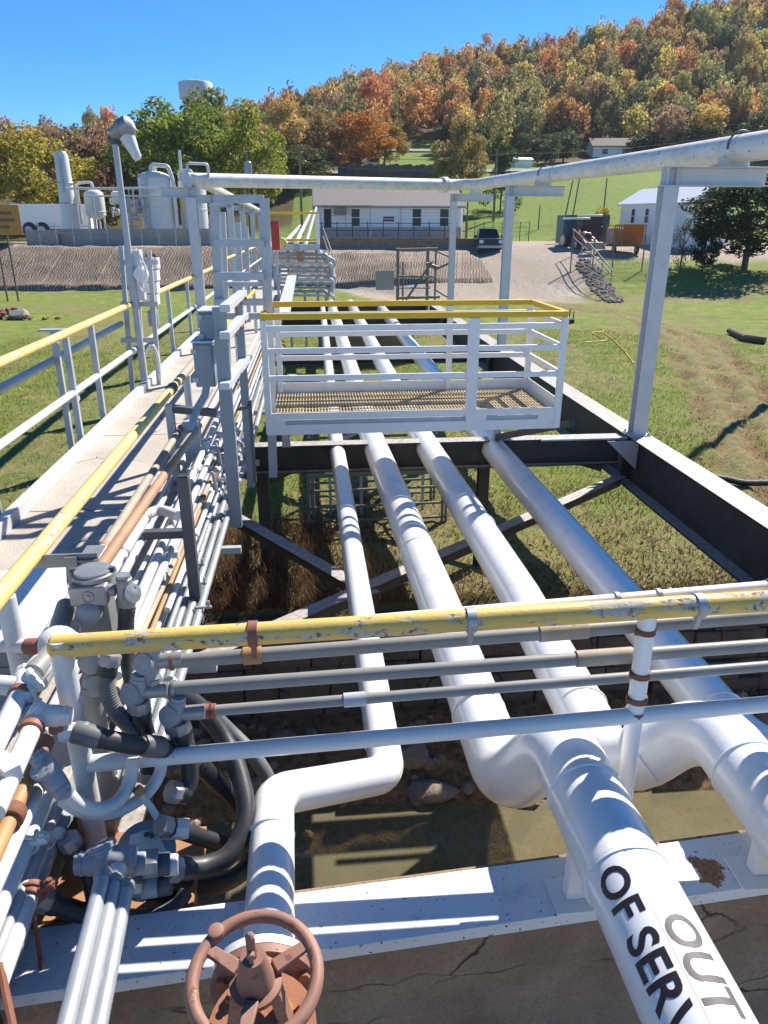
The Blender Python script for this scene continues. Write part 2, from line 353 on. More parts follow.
clear_mid = (gyy < 196) & (gyy > 120) & (gxx / gyy > .085) & (gxx / gyy < .19)
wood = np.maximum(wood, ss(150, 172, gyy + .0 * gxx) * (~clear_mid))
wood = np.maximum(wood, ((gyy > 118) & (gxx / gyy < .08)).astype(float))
rutn = .5 + 1.6 * vnoise(gxx, gyy, .45, 12) + 1.2 * vnoise(gxx, gyy, .9, 13)
ruts = np.maximum(ss(.42, .1, np.abs(dline(gxx, gyy, trackL) - .5)), ss(.42, .1, np.abs(dline(gxx, gyy, trackR) - .5)))
mud = np.maximum(((gyy < 8.0) & (gyy > 2.0)).astype(float), np.clip(ruts * rutn, 0, .85) * (gyy > 10))
gz = gz - ruts * .2 * np.clip(rutn, 0, 1.4) + .07 * dirt * (gyy > 10) * vnoise(gxx, gyy, .5, 14) + .09 * dirt * (gyy > 10) * np.random.default_rng(3).normal(0, .35, gxx.shape)
col = np.stack([dirt, grav, wood, mud], -1).reshape(-1, 4).astype(np.float32)
nx, ny = len(GX), len(GY)
ii = np.arange(nx * ny).reshape(ny, nx)
quads = np.stack([ii[:-1, :-1], ii[:-1, 1:], ii[1:, 1:], ii[1:, :-1]], -1).reshape(-1, 4)
def m_ground():
    m, nt, b, co = newmat('meadow_ground')
    at = nt.nodes.new('ShaderNodeAttribute'); at.attribute_name = 'mask'; sp = nt.nodes.new('ShaderNodeSeparateColor'); nt.links.new(at.outputs['Color'], sp.inputs[0])
    dirt, grav, wood, mud = sp.outputs[0], sp.outputs[1], sp.outputs[2], at.outputs['Alpha']
    n1 = noise(nt, co, .22, 6, .6); n2 = noise(nt, co, 1.6, 7, .65); n3 = noise(nt, co, 11, 6, .7); n4 = noise(nt, co, 45, 3, .6)
    g = ramp(nt, n2, [(.30, (.10, .165, .025)), (.47, (.175, .245, .042)), (.60, (.29, .285, .09)), (.72, (.38, .28, .14))])
    g = mix(nt, ramp(nt, n1, [(.42, 0.0), (.62, .75)]), g, ramp(nt, n3, [(.3, (.14, .225, .035)), (.7, (.24, .28, .065))]))
    g = mix(nt, ramp(nt, n3, [(.52, 0.0), (.72, .8)]), g, (.24, .19, .10))
    g = mix(nt, ramp(nt, n4, [(.3, .55), (.5, 0.0)]), g, (.05, .06, .02)); spx = nt.nodes.new('ShaderNodeSeparateXYZ'); nt.links.new(co, spx.inputs[0]); lawn = ramp(nt, math_(nt, 'MULTIPLY', spx.outputs[1], .01), [(.79, 0.0), (.86, .85)]); g = mix(nt, lawn, g, ramp(nt, n2, [(.35, (.11, .185, .03)), (.65, (.20, .26, .055))]))
    d = ramp(nt, noise(nt, co, 5, 9, .7), [(.3, (.10, .065, .04)), (.48, (.25, .17, .115)), (.66, (.38, .28, .20))])
    dm = math_(nt, 'MULTIPLY', dirt, ramp(nt, n3, [(.36, 1.0), (.62, .15)]))
    c = mix(nt, dm, g, d)
    v = nt.nodes.new('ShaderNodeTexVoronoi'); v.inputs['Scale'].default_value = 7; nt.links.new(co, v.inputs['Vector'])
    gs = nt.nodes.new('ShaderNodeSeparateColor'); nt.links.new(v.outputs['Color'], gs.inputs[0])
    gr = ramp(nt, gs.outputs[0], [(0, (.26, .225, .195)), (.5, (.40, .36, .33)), (1, (.56, .52, .49))])
    gr = mix(nt, ramp(nt, n1, [(.35, .35), (.6, .85)]), gr, (.40, .325, .245))
    c = mix(nt, grav, c, gr)
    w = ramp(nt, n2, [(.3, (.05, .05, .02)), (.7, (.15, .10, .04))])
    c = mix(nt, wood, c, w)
    mu = ramp(nt, n3, [(.3, (.08, .055, .034)), (.5, (.26, .165, .09)), (.75, (.42, .29, .16))])
    c = mix(nt, mud, c, mu)
    nt.links.new(c, b.inputs['Base Color']); b.inputs['Roughness'].default_value = .95; b.inputs['Specular IOR Level'].default_value = .15
    h = math_(nt, 'ADD', math_(nt, 'MULTIPLY', n3, 1.0), math_(nt, 'MULTIPLY', n4, .6))
    setbump(nt, b, h, .9, .06); return m
M['ground'] = m_ground()
ground = struct(fast_mesh('ground', np.stack([gxx, gyy, gz], -1).reshape(-1, 3), quads, M['ground']))
ca = ground.data.color_attributes.new('mask', 'FLOAT_COLOR', 'POINT'); ca.data.foreach_set('color', col.ravel())
for p in ground.data.polygons: p.use_smooth = True
def gh(x, y): return float(height(np.array([x]), np.array([y]))[0])

# water
def m_water():
    m, nt, b, co = newmat('murky_creek_water')
    n = noise(nt, co, 1.2, 5, .6)
    nt.links.new(ramp(nt, n, [(.3, (.24, .215, .125)), (.7, (.32, .29, .18))]), b.inputs['Base Color'])
    b.inputs['Roughness'].default_value = .06; b.inputs['IOR'].default_value = 1.33
    bp = nt.nodes.new('ShaderNodeBump'); bp.inputs['Strength'].default_value = .12; bp.inputs['Distance'].default_value = .02
    nt.links.new(noise(nt, co, 5, 4), bp.inputs['Height']); nt.links.new(bp.outputs[0], b.inputs['Normal'])
    tr = nt.nodes.new('ShaderNodeBsdfTransparent'); tr.inputs[0].default_value = (.85, .85, .62, 1)
    mx_ = nt.nodes.new('ShaderNodeMixShader'); mx_.inputs[0].default_value = .46
    out = nt.nodes['Material Output']; nt.links.new(tr.outputs[0], mx_.inputs[1]); nt.links.new(b.outputs[0], mx_.inputs[2]); nt.links.new(mx_.outputs[0], out.inputs[0])
    return m
M['water'] = m_water()
struct(MB().add([(-60, 2.25, -3.85), (60, 2.25, -3.85), (60, 8.2, -3.85), (-60, 8.2, -3.85)], [(0, 1, 2, 3)]).build('creek_water', 'water'))

# stone retaining wall on the far bank of the creek
mb = MB(); z = -4.2
while z < -2.45:
    hgt = random.uniform(.2, .30); x = -16 + random.uniform(0, .5)
    while x < 22:
        w = random.uniform(.4, 1.0); dy = random.uniform(-.03, .04)
        mb.box(x + .006, x + w - .006, 7.62 + dy, 8.0 + random.uniform(0, .02), z + .005, z + hgt - .005); x += w
    z += hgt
tag(mb.build('retaining_wall', 'stone', bevel=.02), 'dark stone block retaining wall along the far bank of the creek', 'retaining wall')
def rock_mb(c, s, seed, sub=2, flat=.7):
    bm = bmesh.new(); bmesh.ops.create_icosphere(bm, subdivisions=sub, radius=1); r = random.Random(seed)
    k = [Vector((r.uniform(-1, 1), r.uniform(-1, 1), r.uniform(-1, 1))).normalized() for _ in range(9)]; dd = [r.uniform(.55, .9) for _ in k]
    mb = MB(); vs = []
    for v in bm.verts:
        p = v.co.copy()
        for n, d in zip(k, dd):
            e = p.dot(n) - d
            if e > 0: p -= n * e
        vs.append(Vector((p.x * s[0], p.y * s[1], p.z * s[2] * flat)) + Vector(c))
    bm.verts.index_update(); fs = [tuple(v.index for v in f.verts) for f in bm.faces]; bm.free()
    return mb.add(vs, fs)
mb = MB(); rr = random.Random(4)
for i in range(560):
    x = rr.uniform(-5, 10)
    if float(vnoise(np.array([x]), np.array([0.]), 1.1, 40)[0]) < rr.uniform(-.35, .3): continue
    y = min(7.6, rr.choice([rr.gauss(7.1, .35), rr.uniform(6.3, 7.55)])); s = rr.uniform(.03, .12) * (1 if rr.random() < .9 else 1.9)
    r = rock_mb((x, y, gh(x, y) + s * .2), (s, s * rr.uniform(.6, 1.2), s), i, 1); mb.add(r.v, r.f)
o = mb.build('rubble', 'rock', angle=20); struct(o, 'stuff'); tag(o, 'brown broken rubble strewn at the foot of the dark stone wall', 'rubble')
p = ay(412, 762, 6.9); tag(rock_mb((p.x, 6.9, gh(p.x, 6.9) + .16), (.22, .2, .22), 91).build('boulder', 'rock', angle=25), 'pale squarish boulder at the creek edge between the slim and the wide white pipe', 'boulder')
p = ay(425, 775, 6.5); tag(rock_mb((p.x + .1, 6.6, gh(p.x, 6.6) + .06), (.34, .2, .17), 92).build('boulder', 'rock', angle=25), 'flat dark boulder lying half under the pale squarish one by the water', 'boulder')
p = ay(285, 742, 7.2); tag(rock_mb((p.x, 7.2, gh(p.x, 7.2) + .1), (.2, .17, .18), 95).build('boulder', 'rock', angle=25), 'rough tan boulder below the grey rails, left of the slim white pipe', 'boulder')
p = ay(22, 333, 41); tag(rock_mb((p.x, 41, gh(p.x, 41) + .25), (.55, .45, .5), 97).build('boulder', 'conc_pad', angle=25), 'pale lone boulder beside a reddish heap in the left meadow', 'boulder')
mb = MB(); rr = random.Random(11); p0 = ay(2, 335, 41)
for i in range(90):
    x = p0.x + rr.gauss(0, .9); y = 41 + rr.gauss(0, .5); h = max(.05, .55 - .4 * abs(x - p0.x)); s = rr.uniform(.08, .22)
    r = rock_mb((x, y, gh(x, y) + rr.uniform(0, h)), (s, s, s), 300 + i, 1); mb.add(r.v, r.f)
tag(mb.build('rubble_heap', paint('red_soil_heap', (.26, .10, .075), .9, .3)), 'low heap of reddish brick rubble in the left meadow', 'heap')['kind'] = 'stuff'

# erosion control matting on the far embankment
def m_mat():
    m, nt, b, co = newmat('ribbed_erosion_matting')
    mp = nt.nodes.new('ShaderNodeMapping'); mp.inputs['Rotation'].default_value = (0, 0, math.radians(11)); nt.links.new(co, mp.inputs['Vector'])
    wv = nt.nodes.new('ShaderNodeTexWave'); wv.wave_type = 'BANDS'; wv.bands_direction = 'X'; wv.inputs['Scale'].default_value = 1.55; wv.inputs['Distortion'].default_value = 5.5; wv.inputs['Detail'].default_value = 4; wv.inputs['Detail Scale'].default_value = 1.6
    nt.links.new(mp.outputs[0], wv.inputs['Vector'])
    n = noise(nt, co, 1.4, 7, .65)
    c = ramp(nt, wv.outputs['Fac'], [(.1, (.12, .08, .05)), (.45, (.32, .225, .15)), (.9, (.47, .35, .245))])
    c = mix(nt, ramp(nt, n, [(.3, .8), (.6, 0.0)]), c, (.20, .16, .125)); c = mix(nt, ramp(nt, noise(nt, co, 9, 5, .7), [(.35, .7), (.6, 0.0)]), c, (.10, .075, .055))
    sx = nt.nodes.new('ShaderNodeSeparateXYZ'); nt.links.new(mp.outputs[0], sx.inputs[0])
    md = math_(nt, 'PINGPONG', sx.outputs[0], 1.9); seam = ramp(nt, md, [(0.0, 1.0), (.05, 0.0)])
    c = mix(nt, math_(nt, 'MULTIPLY', seam, .7), c, (.46, .42, .37))
    nt.links.new(c, b.inputs['Base Color']); b.inputs['Roughness'].default_value = .95
    setbump(nt, b, math_(nt, 'ADD', wv.outputs['Fac'], math_(nt, 'MULTIPLY', noise(nt, co, 8, 6, .7), 1.2)), .5, .05); return m
M['mat'] = m_mat()
xs = np.arange(-70, 13.01, .35); t = np.linspace(0, 1, 22); mxx, mtt = np.meshgrid(xs, t)
bb = ss(2, 10, mxx); y0 = 57.6 - 8 * bb * .5; y1 = 63.4 + bb * .3
myy = y0 + (y1 - y0) * mtt; mzz = height(mxx, myy, False) + .22 + .1 * vnoise(mxx, myy, 2.3, 31) + .16 * vnoise(mxx, myy, .7, 32) - .3 * (mtt > .93) - .45 * (mtt < .03)
ii = np.arange(mxx.size).reshape(mxx.shape); q = np.stack([ii[:-1, :-1], ii[:-1, 1:], ii[1:, 1:], ii[1:, :-1]], -1).reshape(-1, 4)
o = struct(fast_mesh('embankment_matting', np.stack([mxx, myy, mzz], -1).reshape(-1, 3), q, M['mat']))
for p in o.data.polygons: p.use_smooth = True

# grass and dead stalks
def blades(name, n, xr, yr, hr, wid, mat, mask, label, cat, lean=.5, seed=1):
    r = np.random.default_rng(seed); x = r.uniform(*xr, n * 2); y = yr[0] + (yr[1] - yr[0]) * r.random(n * 2) ** 1.5
    ok = mask(x, y, r.random(n * 2)); x = x[ok][:n]; y = y[ok][:n]; k = len(x); z = height(x, y) - .01
    a = r.uniform(0, 2 * PI, k); h = r.uniform(*hr, k) * (1 + .5 * vnoise(x, y, 1.3, 3)); l = r.normal(0, lean, (k, 2)) * h[:, None]
    w = wid * r.uniform(.6, 1.3, k); dx, dy = np.cos(a) * w, np.sin(a) * w
    v = np.stack([np.stack([x - dx, y - dy, z], -1), np.stack([x + dx, y + dy, z], -1), np.stack([x + l[:, 0], y + l[:, 1], z + h], -1)], 1).reshape(-1, 3)
    f = np.arange(3 * k).reshape(-1, 3)
    o = struct(fast_mesh(name, v, f, mat), 'stuff'); tag(o, label, cat); return o
def m_blade(name, stops, trans=.35):
    m, nt, b, co = newmat(name)
    g = nt.nodes.new('ShaderNodeNewGeometry')
    c = ramp(nt, g.outputs['Random Per Island'], stops); c = mix(nt, ramp(nt, noise(nt, co, .7, 5), [(.35, 0.0), (.65, .6)]), c, stops[-1][1])
    nt.links.new(c, b.inputs['Base Color']); b.inputs['Roughness'].default_value = .6; b.inputs['Specular IOR Level'].default_value = .2
    t = nt.nodes.new('ShaderNodeBsdfTranslucent'); nt.links.new(c, t.inputs[0]); ms = nt.nodes.new('ShaderNodeMixShader'); ms.inputs[0].default_value = trans
    nt.links.new(b.outputs[0], ms.inputs[1]); nt.links.new(t.outputs[0], ms.inputs[2]); nt.links.new(ms.outputs[0], nt.nodes['Material Output'].inputs[0]); return m
M['blade'] = m_blade('green_grass_blades', [(0, (.09, .16, .02)), (.5, (.17, .25, .04)), (.85, (.28, .29, .08)), (1, (.42, .33, .16))])
M['stalk'] = m_blade('dead_brown_stalks', [(0, (.06, .03, .017)), (.5, (.15, .075, .04)), (1, (.26, .16, .095))], .2)
def gmask(x, y, r):
    nz = vnoise(x, y, 2.2, 8) + .6 * vnoise(x, y, .8, 9)
    d = np.maximum(ss(1.0, .25, dline(x, y, trackL) + .5 * nz), ss(1.1, .2, dline(x, y, trackR) + .6 * nz))
    d = np.maximum(d, ss(1.9, .5, np.hypot((x - 1.2) / 1.7, (y - 11.6) / 1.2) + nz)); d = np.maximum(d, .93 * ss(10.2, 8.5, y + 1.4 * nz)); d = np.maximum(d, .85 * ss(13, 9.6, y + 2.4 * nz) * (x > -.5)); d = np.maximum(d, .96 * ss(11.4, 10.2, y + 1.2 * nz) * ss(1.2, .2, x)); d = np.maximum(d, .7 * ss(.05, .3, vnoise(x, y, 4.6, 21) + .3 * nz))
    d = np.maximum(d, .8 * ss(.0, .35, nz - .12))
    return (r > d) & (y > 8.15)
blades('grass', 90000, (-13, 18), (8.15, 34), (.05, .12), .011, M['blade'], gmask, 'short patchy green grass in the meadow beside the pipe bridge', 'grass', .55)
blades('dead_stalks', 15000, (-6.5, 1.2), (8.05, 11.2), (.08, .42), .007, M['stalk'], lambda x, y, r: r < .9 * ss(1.3, -.4, x + vnoise(x, y, .7, 2)), 'dead brown weed stalks on the shaded creek bank under the walkway', 'dead weeds', .35, 2)
blades('dry_grass', 16000, (-1, 12), (8.1, 12.5), (.04, .12), .009, M['stalk'], lambda x, y, r: r < .5 + .8 * vnoise(x, y, .9, 5), 'dry tan grass along the top of the creek bank', 'dry grass', .6, 3)

# ------------------------------------------------------------------ trees
def m_leaf():
    m, nt, b, co = newmat('autumn_leaves')
    oi = nt.nodes.new('ShaderNodeObjectInfo'); g = nt.nodes.new('ShaderNodeNewGeometry')
    n = noise(nt, co, .45, 3); r = g.outputs['Random Per Island']
    hsv = nt.nodes.new('ShaderNodeHueSaturation')
    nt.links.new(oi.outputs['Color'], hsv.inputs['Color'])
    nt.links.new(math_(nt, 'ADD', .465, math_(nt, 'MULTIPLY', n, .07)), hsv.inputs['Hue'])
    nt.links.new(math_(nt, 'ADD', .6, math_(nt, 'MULTIPLY', r, .85)), hsv.inputs['Value'])
    c = hsv.outputs[0]
    nt.links.new(c, b.inputs['Base Color']); b.inputs['Roughness'].default_value = .55; b.inputs['Specular IOR Level'].default_value = .25
    t = nt.nodes.new('ShaderNodeBsdfTranslucent'); nt.links.new(c, t.inputs[0]); ms = nt.nodes.new('ShaderNodeMixShader'); ms.inputs[0].default_value = .52
    nt.links.new(b.outputs[0], ms.inputs[1]); nt.links.new(t.outputs[0], ms.inputs[2]); nt.links.new(ms.outputs[0], nt.nodes['Material Output'].inputs[0]); return m
M['leaf'] = m_leaf()
M['bark'] = paint('grey_brown_bark', (.13, .10, .075), .9, .3, bump=.6)
def crown_mesh(seed, n, leaf, shape='round', gap=.0):
    """unit crown: width about 1, height 1, from z=0 to 1; leaf-sized faces grouped in clumps"""
    r = np.random.default_rng(seed)
    if shape == 'cone':
        L = 46; hz = r.uniform(.04, .97, L); rad = .5 * (1 - hz) ** .8 + .03; a = r.uniform(0, 2 * PI, L); q = r.uniform(.55, 1, L)
        C = np.stack([np.cos(a) * rad * q, np.sin(a) * rad * q, hz], -1); R = np.clip(rad * .45, .035, .16); fl = .55
    else:
        L = 74 if shape == 'round' else 52
        u = r.normal(size=(L, 3)); u /= np.linalg.norm(u, axis=1)[:, None]; q = r.uniform(.35, 1, L) ** .6
        C = u * q[:, None] * np.array([.39, .39, .40]); C[:, 2] += .52
        top = np.clip((C[:, 2] - .5) * 2, 0, 1); C[:, :2] *= (1 - .35 * top ** 2)[:, None]
        if shape == 'tall': C[:, :2] *= .8
        R = r.uniform(.045, .13, L); fl = .8
    w = R ** 2; idx = r.choice(L, n, p=w / w.sum())
    d = r.normal(size=(n, 3)); d /= np.linalg.norm(d, axis=1)[:, None]
    rad = (r.uniform(.45, 1.08, n)) ** .6
    P = C[idx] + d * (R[idx] * rad)[:, None] * np.array([1, 1, fl])
    N = d + r.normal(0, .75, (n, 3)); N /= np.linalg.norm(N, axis=1)[:, None]
    A = np.cross(N, r.normal(size=(n, 3))); A /= np.linalg.norm(A, axis=1)[:, None]; B = np.cross(N, A)
    s = leaf * r.uniform(.6, 1.35, n); A *= s[:, None]; B *= (s * .62)[:, None]
    V = np.stack([P - A, P + B * .9 - A * .1, P + A, P - B * .9 - A * .1], 1).reshape(-1, 3)
    return V, np.arange(4 * n).reshape(-1, 4), C
def trunk_mb(seed, H, W, C, tr):
    r = random.Random(seed); mb = MB(); top = .62 * H
    pts = [Vector((r.uniform(-.02, .02) * W * i, r.uniform(-.02, .02) * W * i, top * i / 4)) for i in range(5)]; pts[0].z = -.6
    mb.tube(pts, [tr * 1.25, tr, tr * .8, tr * .6, tr * .35], 8)
    for c in list(C)[:9]:
        q = Vector((c[0] * W, c[1] * W, H * (.12 + .88 * c[2]))); s = pts[1].lerp(pts[3], r.random())
        mb.tube([s, s.lerp(q, .5) + Vector((0, 0, .03 * H)), q], [tr * .4, tr * .26, tr * .08], 5)
    return mb
PROTO = {}
def proto(kind, seed, n, leaf, shape):
    V, F, C = crown_mesh(seed, n, leaf, shape); o = fast_mesh('crown', V, F, M['leaf']); me = o.data; bpy.data.objects.remove(o)
    t = trunk_mb(seed, 1, 1, C, .02).build('trunk', 'bark'); tm = t.data; bpy.data.objects.remove(t)
    PROTO.setdefault(kind, []).append((me, tm))
for k in range(5): proto('far', 20 + k, 3800, .026, 'round')
for k in range(2): proto('far_tall', 40 + k, 3000, .026, 'tall')
for k in range(3): proto('near', 60 + k, 11000, .0155, 'round')
proto('cone', 80, 5200, .02, 'cone')
proto('sparse', 90, 1500, .018, 'round')
def tree(name, label, x, y, H, Wd, colr, kind='far', group=None, z=None, trunk=True, lift=.1):
    me, tm = random.choice(PROTO[kind]); z = gh(x, y) if z is None else z
    t = thing(name, label, 'tree', (x, y, z), group); t.rotation_euler.z = random.uniform(0, 6.28)
    c = bpy.data.objects.new('crown', me); COL.objects.link(c); c.parent = t; c.location.z = lift * H; c.scale = (Wd, Wd, H * (1 - lift)); c.color = (*colr, 1)
    if trunk:
        k = bpy.data.objects.new('trunk', tm); COL.objects.link(k); k.parent = t; k.scale = (Wd, Wd, H)
    return t
GREEN, OLIVE, DKGREEN = (.19, .255, .04), (.36, .32, .05), (.05, .085, .03)
YELLOW, OCHRE, ORANGE, RED, BROWN, PALE = (.54, .45, .13), (.50, .35, .12), (.52, .275, .10), (.46, .15, .08), (.40, .28, .145), (.33, .24, .12)
def front(name, label, u, vtop, Y, wpx, colr, kind='near', vbase=None, lift=.06):
    p = ay(u, vtop, Y); x = p.x; zb = gh(x, Y); wd = wpx / FPX * Y * 1.2
    return tree(name, label, x, Y, p.z - zb, wd, colr, kind, z=zb, lift=lift)
front('broadleaf_tree', 'big yellow-green tree at the far left behind the white trailer', 22, 119, 92, 112, OLIVE)
front('broadleaf_tree', 'large deep green tree behind the tall lamp pole and the wide white tank', 170, 86, 96, 118, GREEN)
front('broadleaf_tree', 'rounded green tree with yellowing right side, left of the long white house', 243, 97, 93, 78, (.27, .29, .045))
front('broadleaf_tree', 'mid green tree squeezed between the two largest green trees', 212, 104, 104, 70, (.17, .21, .035))
front('broadleaf_tree', 'dull brown bare-topped tree behind the white column', 72, 118, 112, 58, (.25, .16, .085), 'far')
front('broadleaf_tree', 'small scarlet tree peeking out above the white column', 55, 142, 104, 26, RED, 'far')
front('broadleaf_tree', 'pinkish brown tree between the white column and the lamp pole', 98, 124, 116, 50, (.30, .17, .09), 'far')
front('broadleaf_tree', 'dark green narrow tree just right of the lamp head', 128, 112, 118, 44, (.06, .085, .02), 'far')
front('broadleaf_tree', 'low golden tree showing beneath the brown ones beside the white column', 95, 176, 92, 44, (.36, .27, .04), 'far')
front('broadleaf_tree', 'ochre tree standing left of the pole in front of the wood', 283, 97, 128, 58, OCHRE, 'near')
front('broadleaf_tree', 'brownish tree just right of the wood pole, below the skyline', 316, 104, 132, 56, (.27, .20, .075), 'near')
front('broadleaf_tree', 'bright orange rounded tree at the left edge of the hillside lawn', 358, 108, 134, 62, (.46, .20, .04), 'near')
front('broadleaf_tree', 'olive gold tree touching the hillside lawn, right of the orange one', 385, 112, 140, 44, (.30, .21, .05), 'near')
front('broadleaf_tree', 'dark low green tree beneath the ochre ones beside the wood pole', 300, 142, 120, 60, (.075, .09, .03), 'far')
front('broadleaf_tree', 'lone tan and yellow tree standing on the lawn above the long house', 463, 113, 106, 54, (.29, .235, .075), 'near', lift=.03)
front('conifer_tree', 'dark pointed conifer beside the lone tan tree', 505, 122, 100, 34, DKGREEN, 'cone', lift=.03)
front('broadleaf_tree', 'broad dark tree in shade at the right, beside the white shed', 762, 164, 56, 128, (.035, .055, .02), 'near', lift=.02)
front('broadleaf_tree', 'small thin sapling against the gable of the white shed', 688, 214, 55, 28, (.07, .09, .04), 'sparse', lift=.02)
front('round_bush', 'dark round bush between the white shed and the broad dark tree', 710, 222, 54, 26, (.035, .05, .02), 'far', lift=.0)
front('round_bush', 'bright yellow bush growing behind the teal container', 603, 203, 74, 22, (.45, .34, .03), 'far', lift=.0)
front('round_bush', 'low olive bush behind the rail at the foot of the right-hand wood', 660, 152, 176, 60, (.06, .075, .03), 'far', lift=.0)

# hillside wood: every crown a tree of its own
KINDS = [('orange', ORANGE, .22), ('ochre', OCHRE, .27), ('red', RED, .02), ('yellow', YELLOW, .12), ('brown', BROWN, .20), ('dark green', (.15, .165, .07), .09), ('olive', (.32, .30, .11), .17)]
for k, (u, vt, Y, w) in enumerate(((528, 128, 160, 26), (548, 132, 158, 30), (566, 126, 164, 34), (650, 128, 168, 40), (682, 120, 166, 46), (712, 122, 164, 48), (742, 116, 166, 50), (774, 112, 166, 54), (478, 118, 160, 30), (447, 122, 176, 26))):
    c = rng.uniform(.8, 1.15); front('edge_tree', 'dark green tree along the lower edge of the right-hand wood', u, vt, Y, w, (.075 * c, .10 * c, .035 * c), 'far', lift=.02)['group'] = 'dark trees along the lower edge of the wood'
front('broadleaf_tree', 'green tree top covering the foot of the water tower', 203, 78, 150, 58, (.20, .22, .05), 'far')
n_h = 0; rr = random.Random(21); y = 163
pts = []
while y < 285:
    step = 7.6 + (y - 163) * .022; x = -.53 * y + rr.uniform(0, step)
    while x < .78 * y:
        px_, py_ = x + rr.uniform(-2.2, 2.2), y + rr.uniform(-2.5, 2.5); x += step * 1.12
        rel = px_ / py_
        if py_ < 200 and .085 < rel < .185: continue
        if py_ < 163 and rel > .185: continue
        if py_ < 181 and .24 < rel < .44: continue
        if py_ < 215 and rel < .03: continue           # hidden behind the nearer trees
        pts.append((px_, py_))
    y += 9.5 if y < 240 else 8.5
rr.shuffle(pts)
pts = sorted(pts[:296], key=lambda p: p[1])
for px_, py_ in pts:
    rel = px_ / py_; wts = []
    for nme, c, w in KINDS:
        if nme in ('yellow', 'olive') and rel > .25 and py_ < 225: w *= 3.2
        if nme == 'dark green' and py_ < 190: w *= 2.4
        if nme in ('orange', 'red') and rel < .28: w *= 1.6
        if nme == 'dark green' and py_ > 262: w *= 2
        wts.append(w)
    nme, c, _ = rr.choices(KINDS, wts)[0]
    H = rr.uniform(9.5, 14) * (1.25 if rr.random() < .15 else 1); Wd = rr.uniform(6.6, 10)
    zone = 'at the foot of the wooded hill' if py_ < 192 else 'half way up the wooded hill' if py_ < 250 else 'on the skyline of the wooded hill'
    side = 'left of the hillside lawn' if rel < .08 else 'above the hillside lawn' if rel < .2 else 'above the far white cottage' if rel < .42 else 'at the right end'
    j = rr.uniform(.8, 1.2); jc = tuple(min(1, k * j * rr.uniform(.9, 1.1)) for k in c)
    tree('hillside_tree', f'{nme} tree {zone}, {side}', px_, py_, H, Wd, jc, 'far' if rr.random() < .75 else 'far_tall', f'{nme} trees {zone}, {side}', z=gh(px_, py_), trunk=py_ < 182 or py_ > 262, lift=.08)

# the rest of the wood, past the first three hundred trees, as one mass of foliage between them
def m_wood():
    m = M['leaf'].copy(); m.name = 'far_wood_leaves'; nt = m.node_tree
    at = nt.nodes.new('ShaderNodeAttribute'); at.attribute_name = 'tint'
    h = [n for n in nt.nodes if n.type == 'HUE_SAT'][0]; nt.links.new(at.outputs['Color'], h.inputs['Color']); return m
VV, CC, base = [], [], 0
rw = random.Random(77); units = [crown_mesh(200 + k, 950, .038, 'round')[0] for k in range(4)]
y = 160.0
while y < 292:
    x = -.53 * y + rw.uniform(0, 8)
    while x < .8 * y:
        px_, py_ = x + rw.uniform(-2, 2), y + rw.uniform(-2.5, 2.5); x += 6.2 + (y - 160) * .022; rel = px_ / py_
        if (py_ < 200 and .085 < rel < .185) or (py_ < 181 and .24 < rel < .44) or (py_ < 166 and rel > .185) or (py_ < 200 and rel < .03): continue
        wts = [w * (2.6 if k in ('yellow', 'olive') and rel > .25 and py_ < 225 else 2.2 if k == 'dark green' else 1) for k, c, w in KINDS]
        c = np.array(rw.choices(KINDS, wts)[0][1]) * rw.uniform(.7, 1.15)
        H = rw.uniform(8, 14.5); Wd = rw.uniform(6.5, 10); U = rw.choice(units)
        VV.append(U * np.array([Wd, Wd, H]) + np.array([px_, py_, gh(px_, py_)])); CC.append(np.repeat(np.array([[*c, 1]]), len(U), 0))
    y += 8.0
V = np.concatenate(VV); C4 = np.concatenate(CC)
o = fast_mesh('far_wood', V, np.arange(len(V)).reshape(-1, 4), m_wood()); struct(o, 'stuff'); tag(o, 'mixed autumn foliage filling the wooded hill between the nearer crowns', 'wood')
a_ = o.data.color_attributes.new('tint', 'FLOAT_COLOR', 'POINT'); a_.data.foreach_set('color', C4.astype(np.float32).ravel())
# fallen leaves on the meadow and the bank
r_ = np.random.default_rng(5); k = 9000; x = r_.uniform(-12, 17, k); yy_ = 8.1 + 30 * r_.random(k) ** 1.4; ok = vnoise(x, yy_, 1.7, 50) > r_.uniform(-.5, .35, k); x, yy_ = x[ok], yy_[ok]; k = len(x)
z = height(x, yy_) + r_.uniform(.02, .07, k); a = r_.uniform(0, 2 * PI, k); s = r_.uniform(.018, .045, k); t1 = r_.normal(0, .35, k) * s; t2 = r_.normal(0, .35, k) * s
A = np.stack([np.cos(a) * s, np.sin(a) * s, t1], -1); B = np.stack([-np.sin(a) * s * .6, np.cos(a) * s * .6, t2], -1); P = np.stack([x, yy_, z], -1)
M['litter'] = m_blade('fallen_autumn_leaves', [(0, (.22, .11, .045)), (.4, (.36, .21, .09)), (.8, (.46, .32, .15)), (1, (.5, .25, .06))], .25)
o = fast_mesh('fallen_leaves', np.stack([P - A, P + B, P + A, P - B], 1).reshape(-1, 3), np.arange(4 * k).reshape(-1, 4), M['litter']); struct(o, 'stuff'); tag(o, 'scattered brown fallen leaves on the meadow and the creek bank', 'fallen leaves')
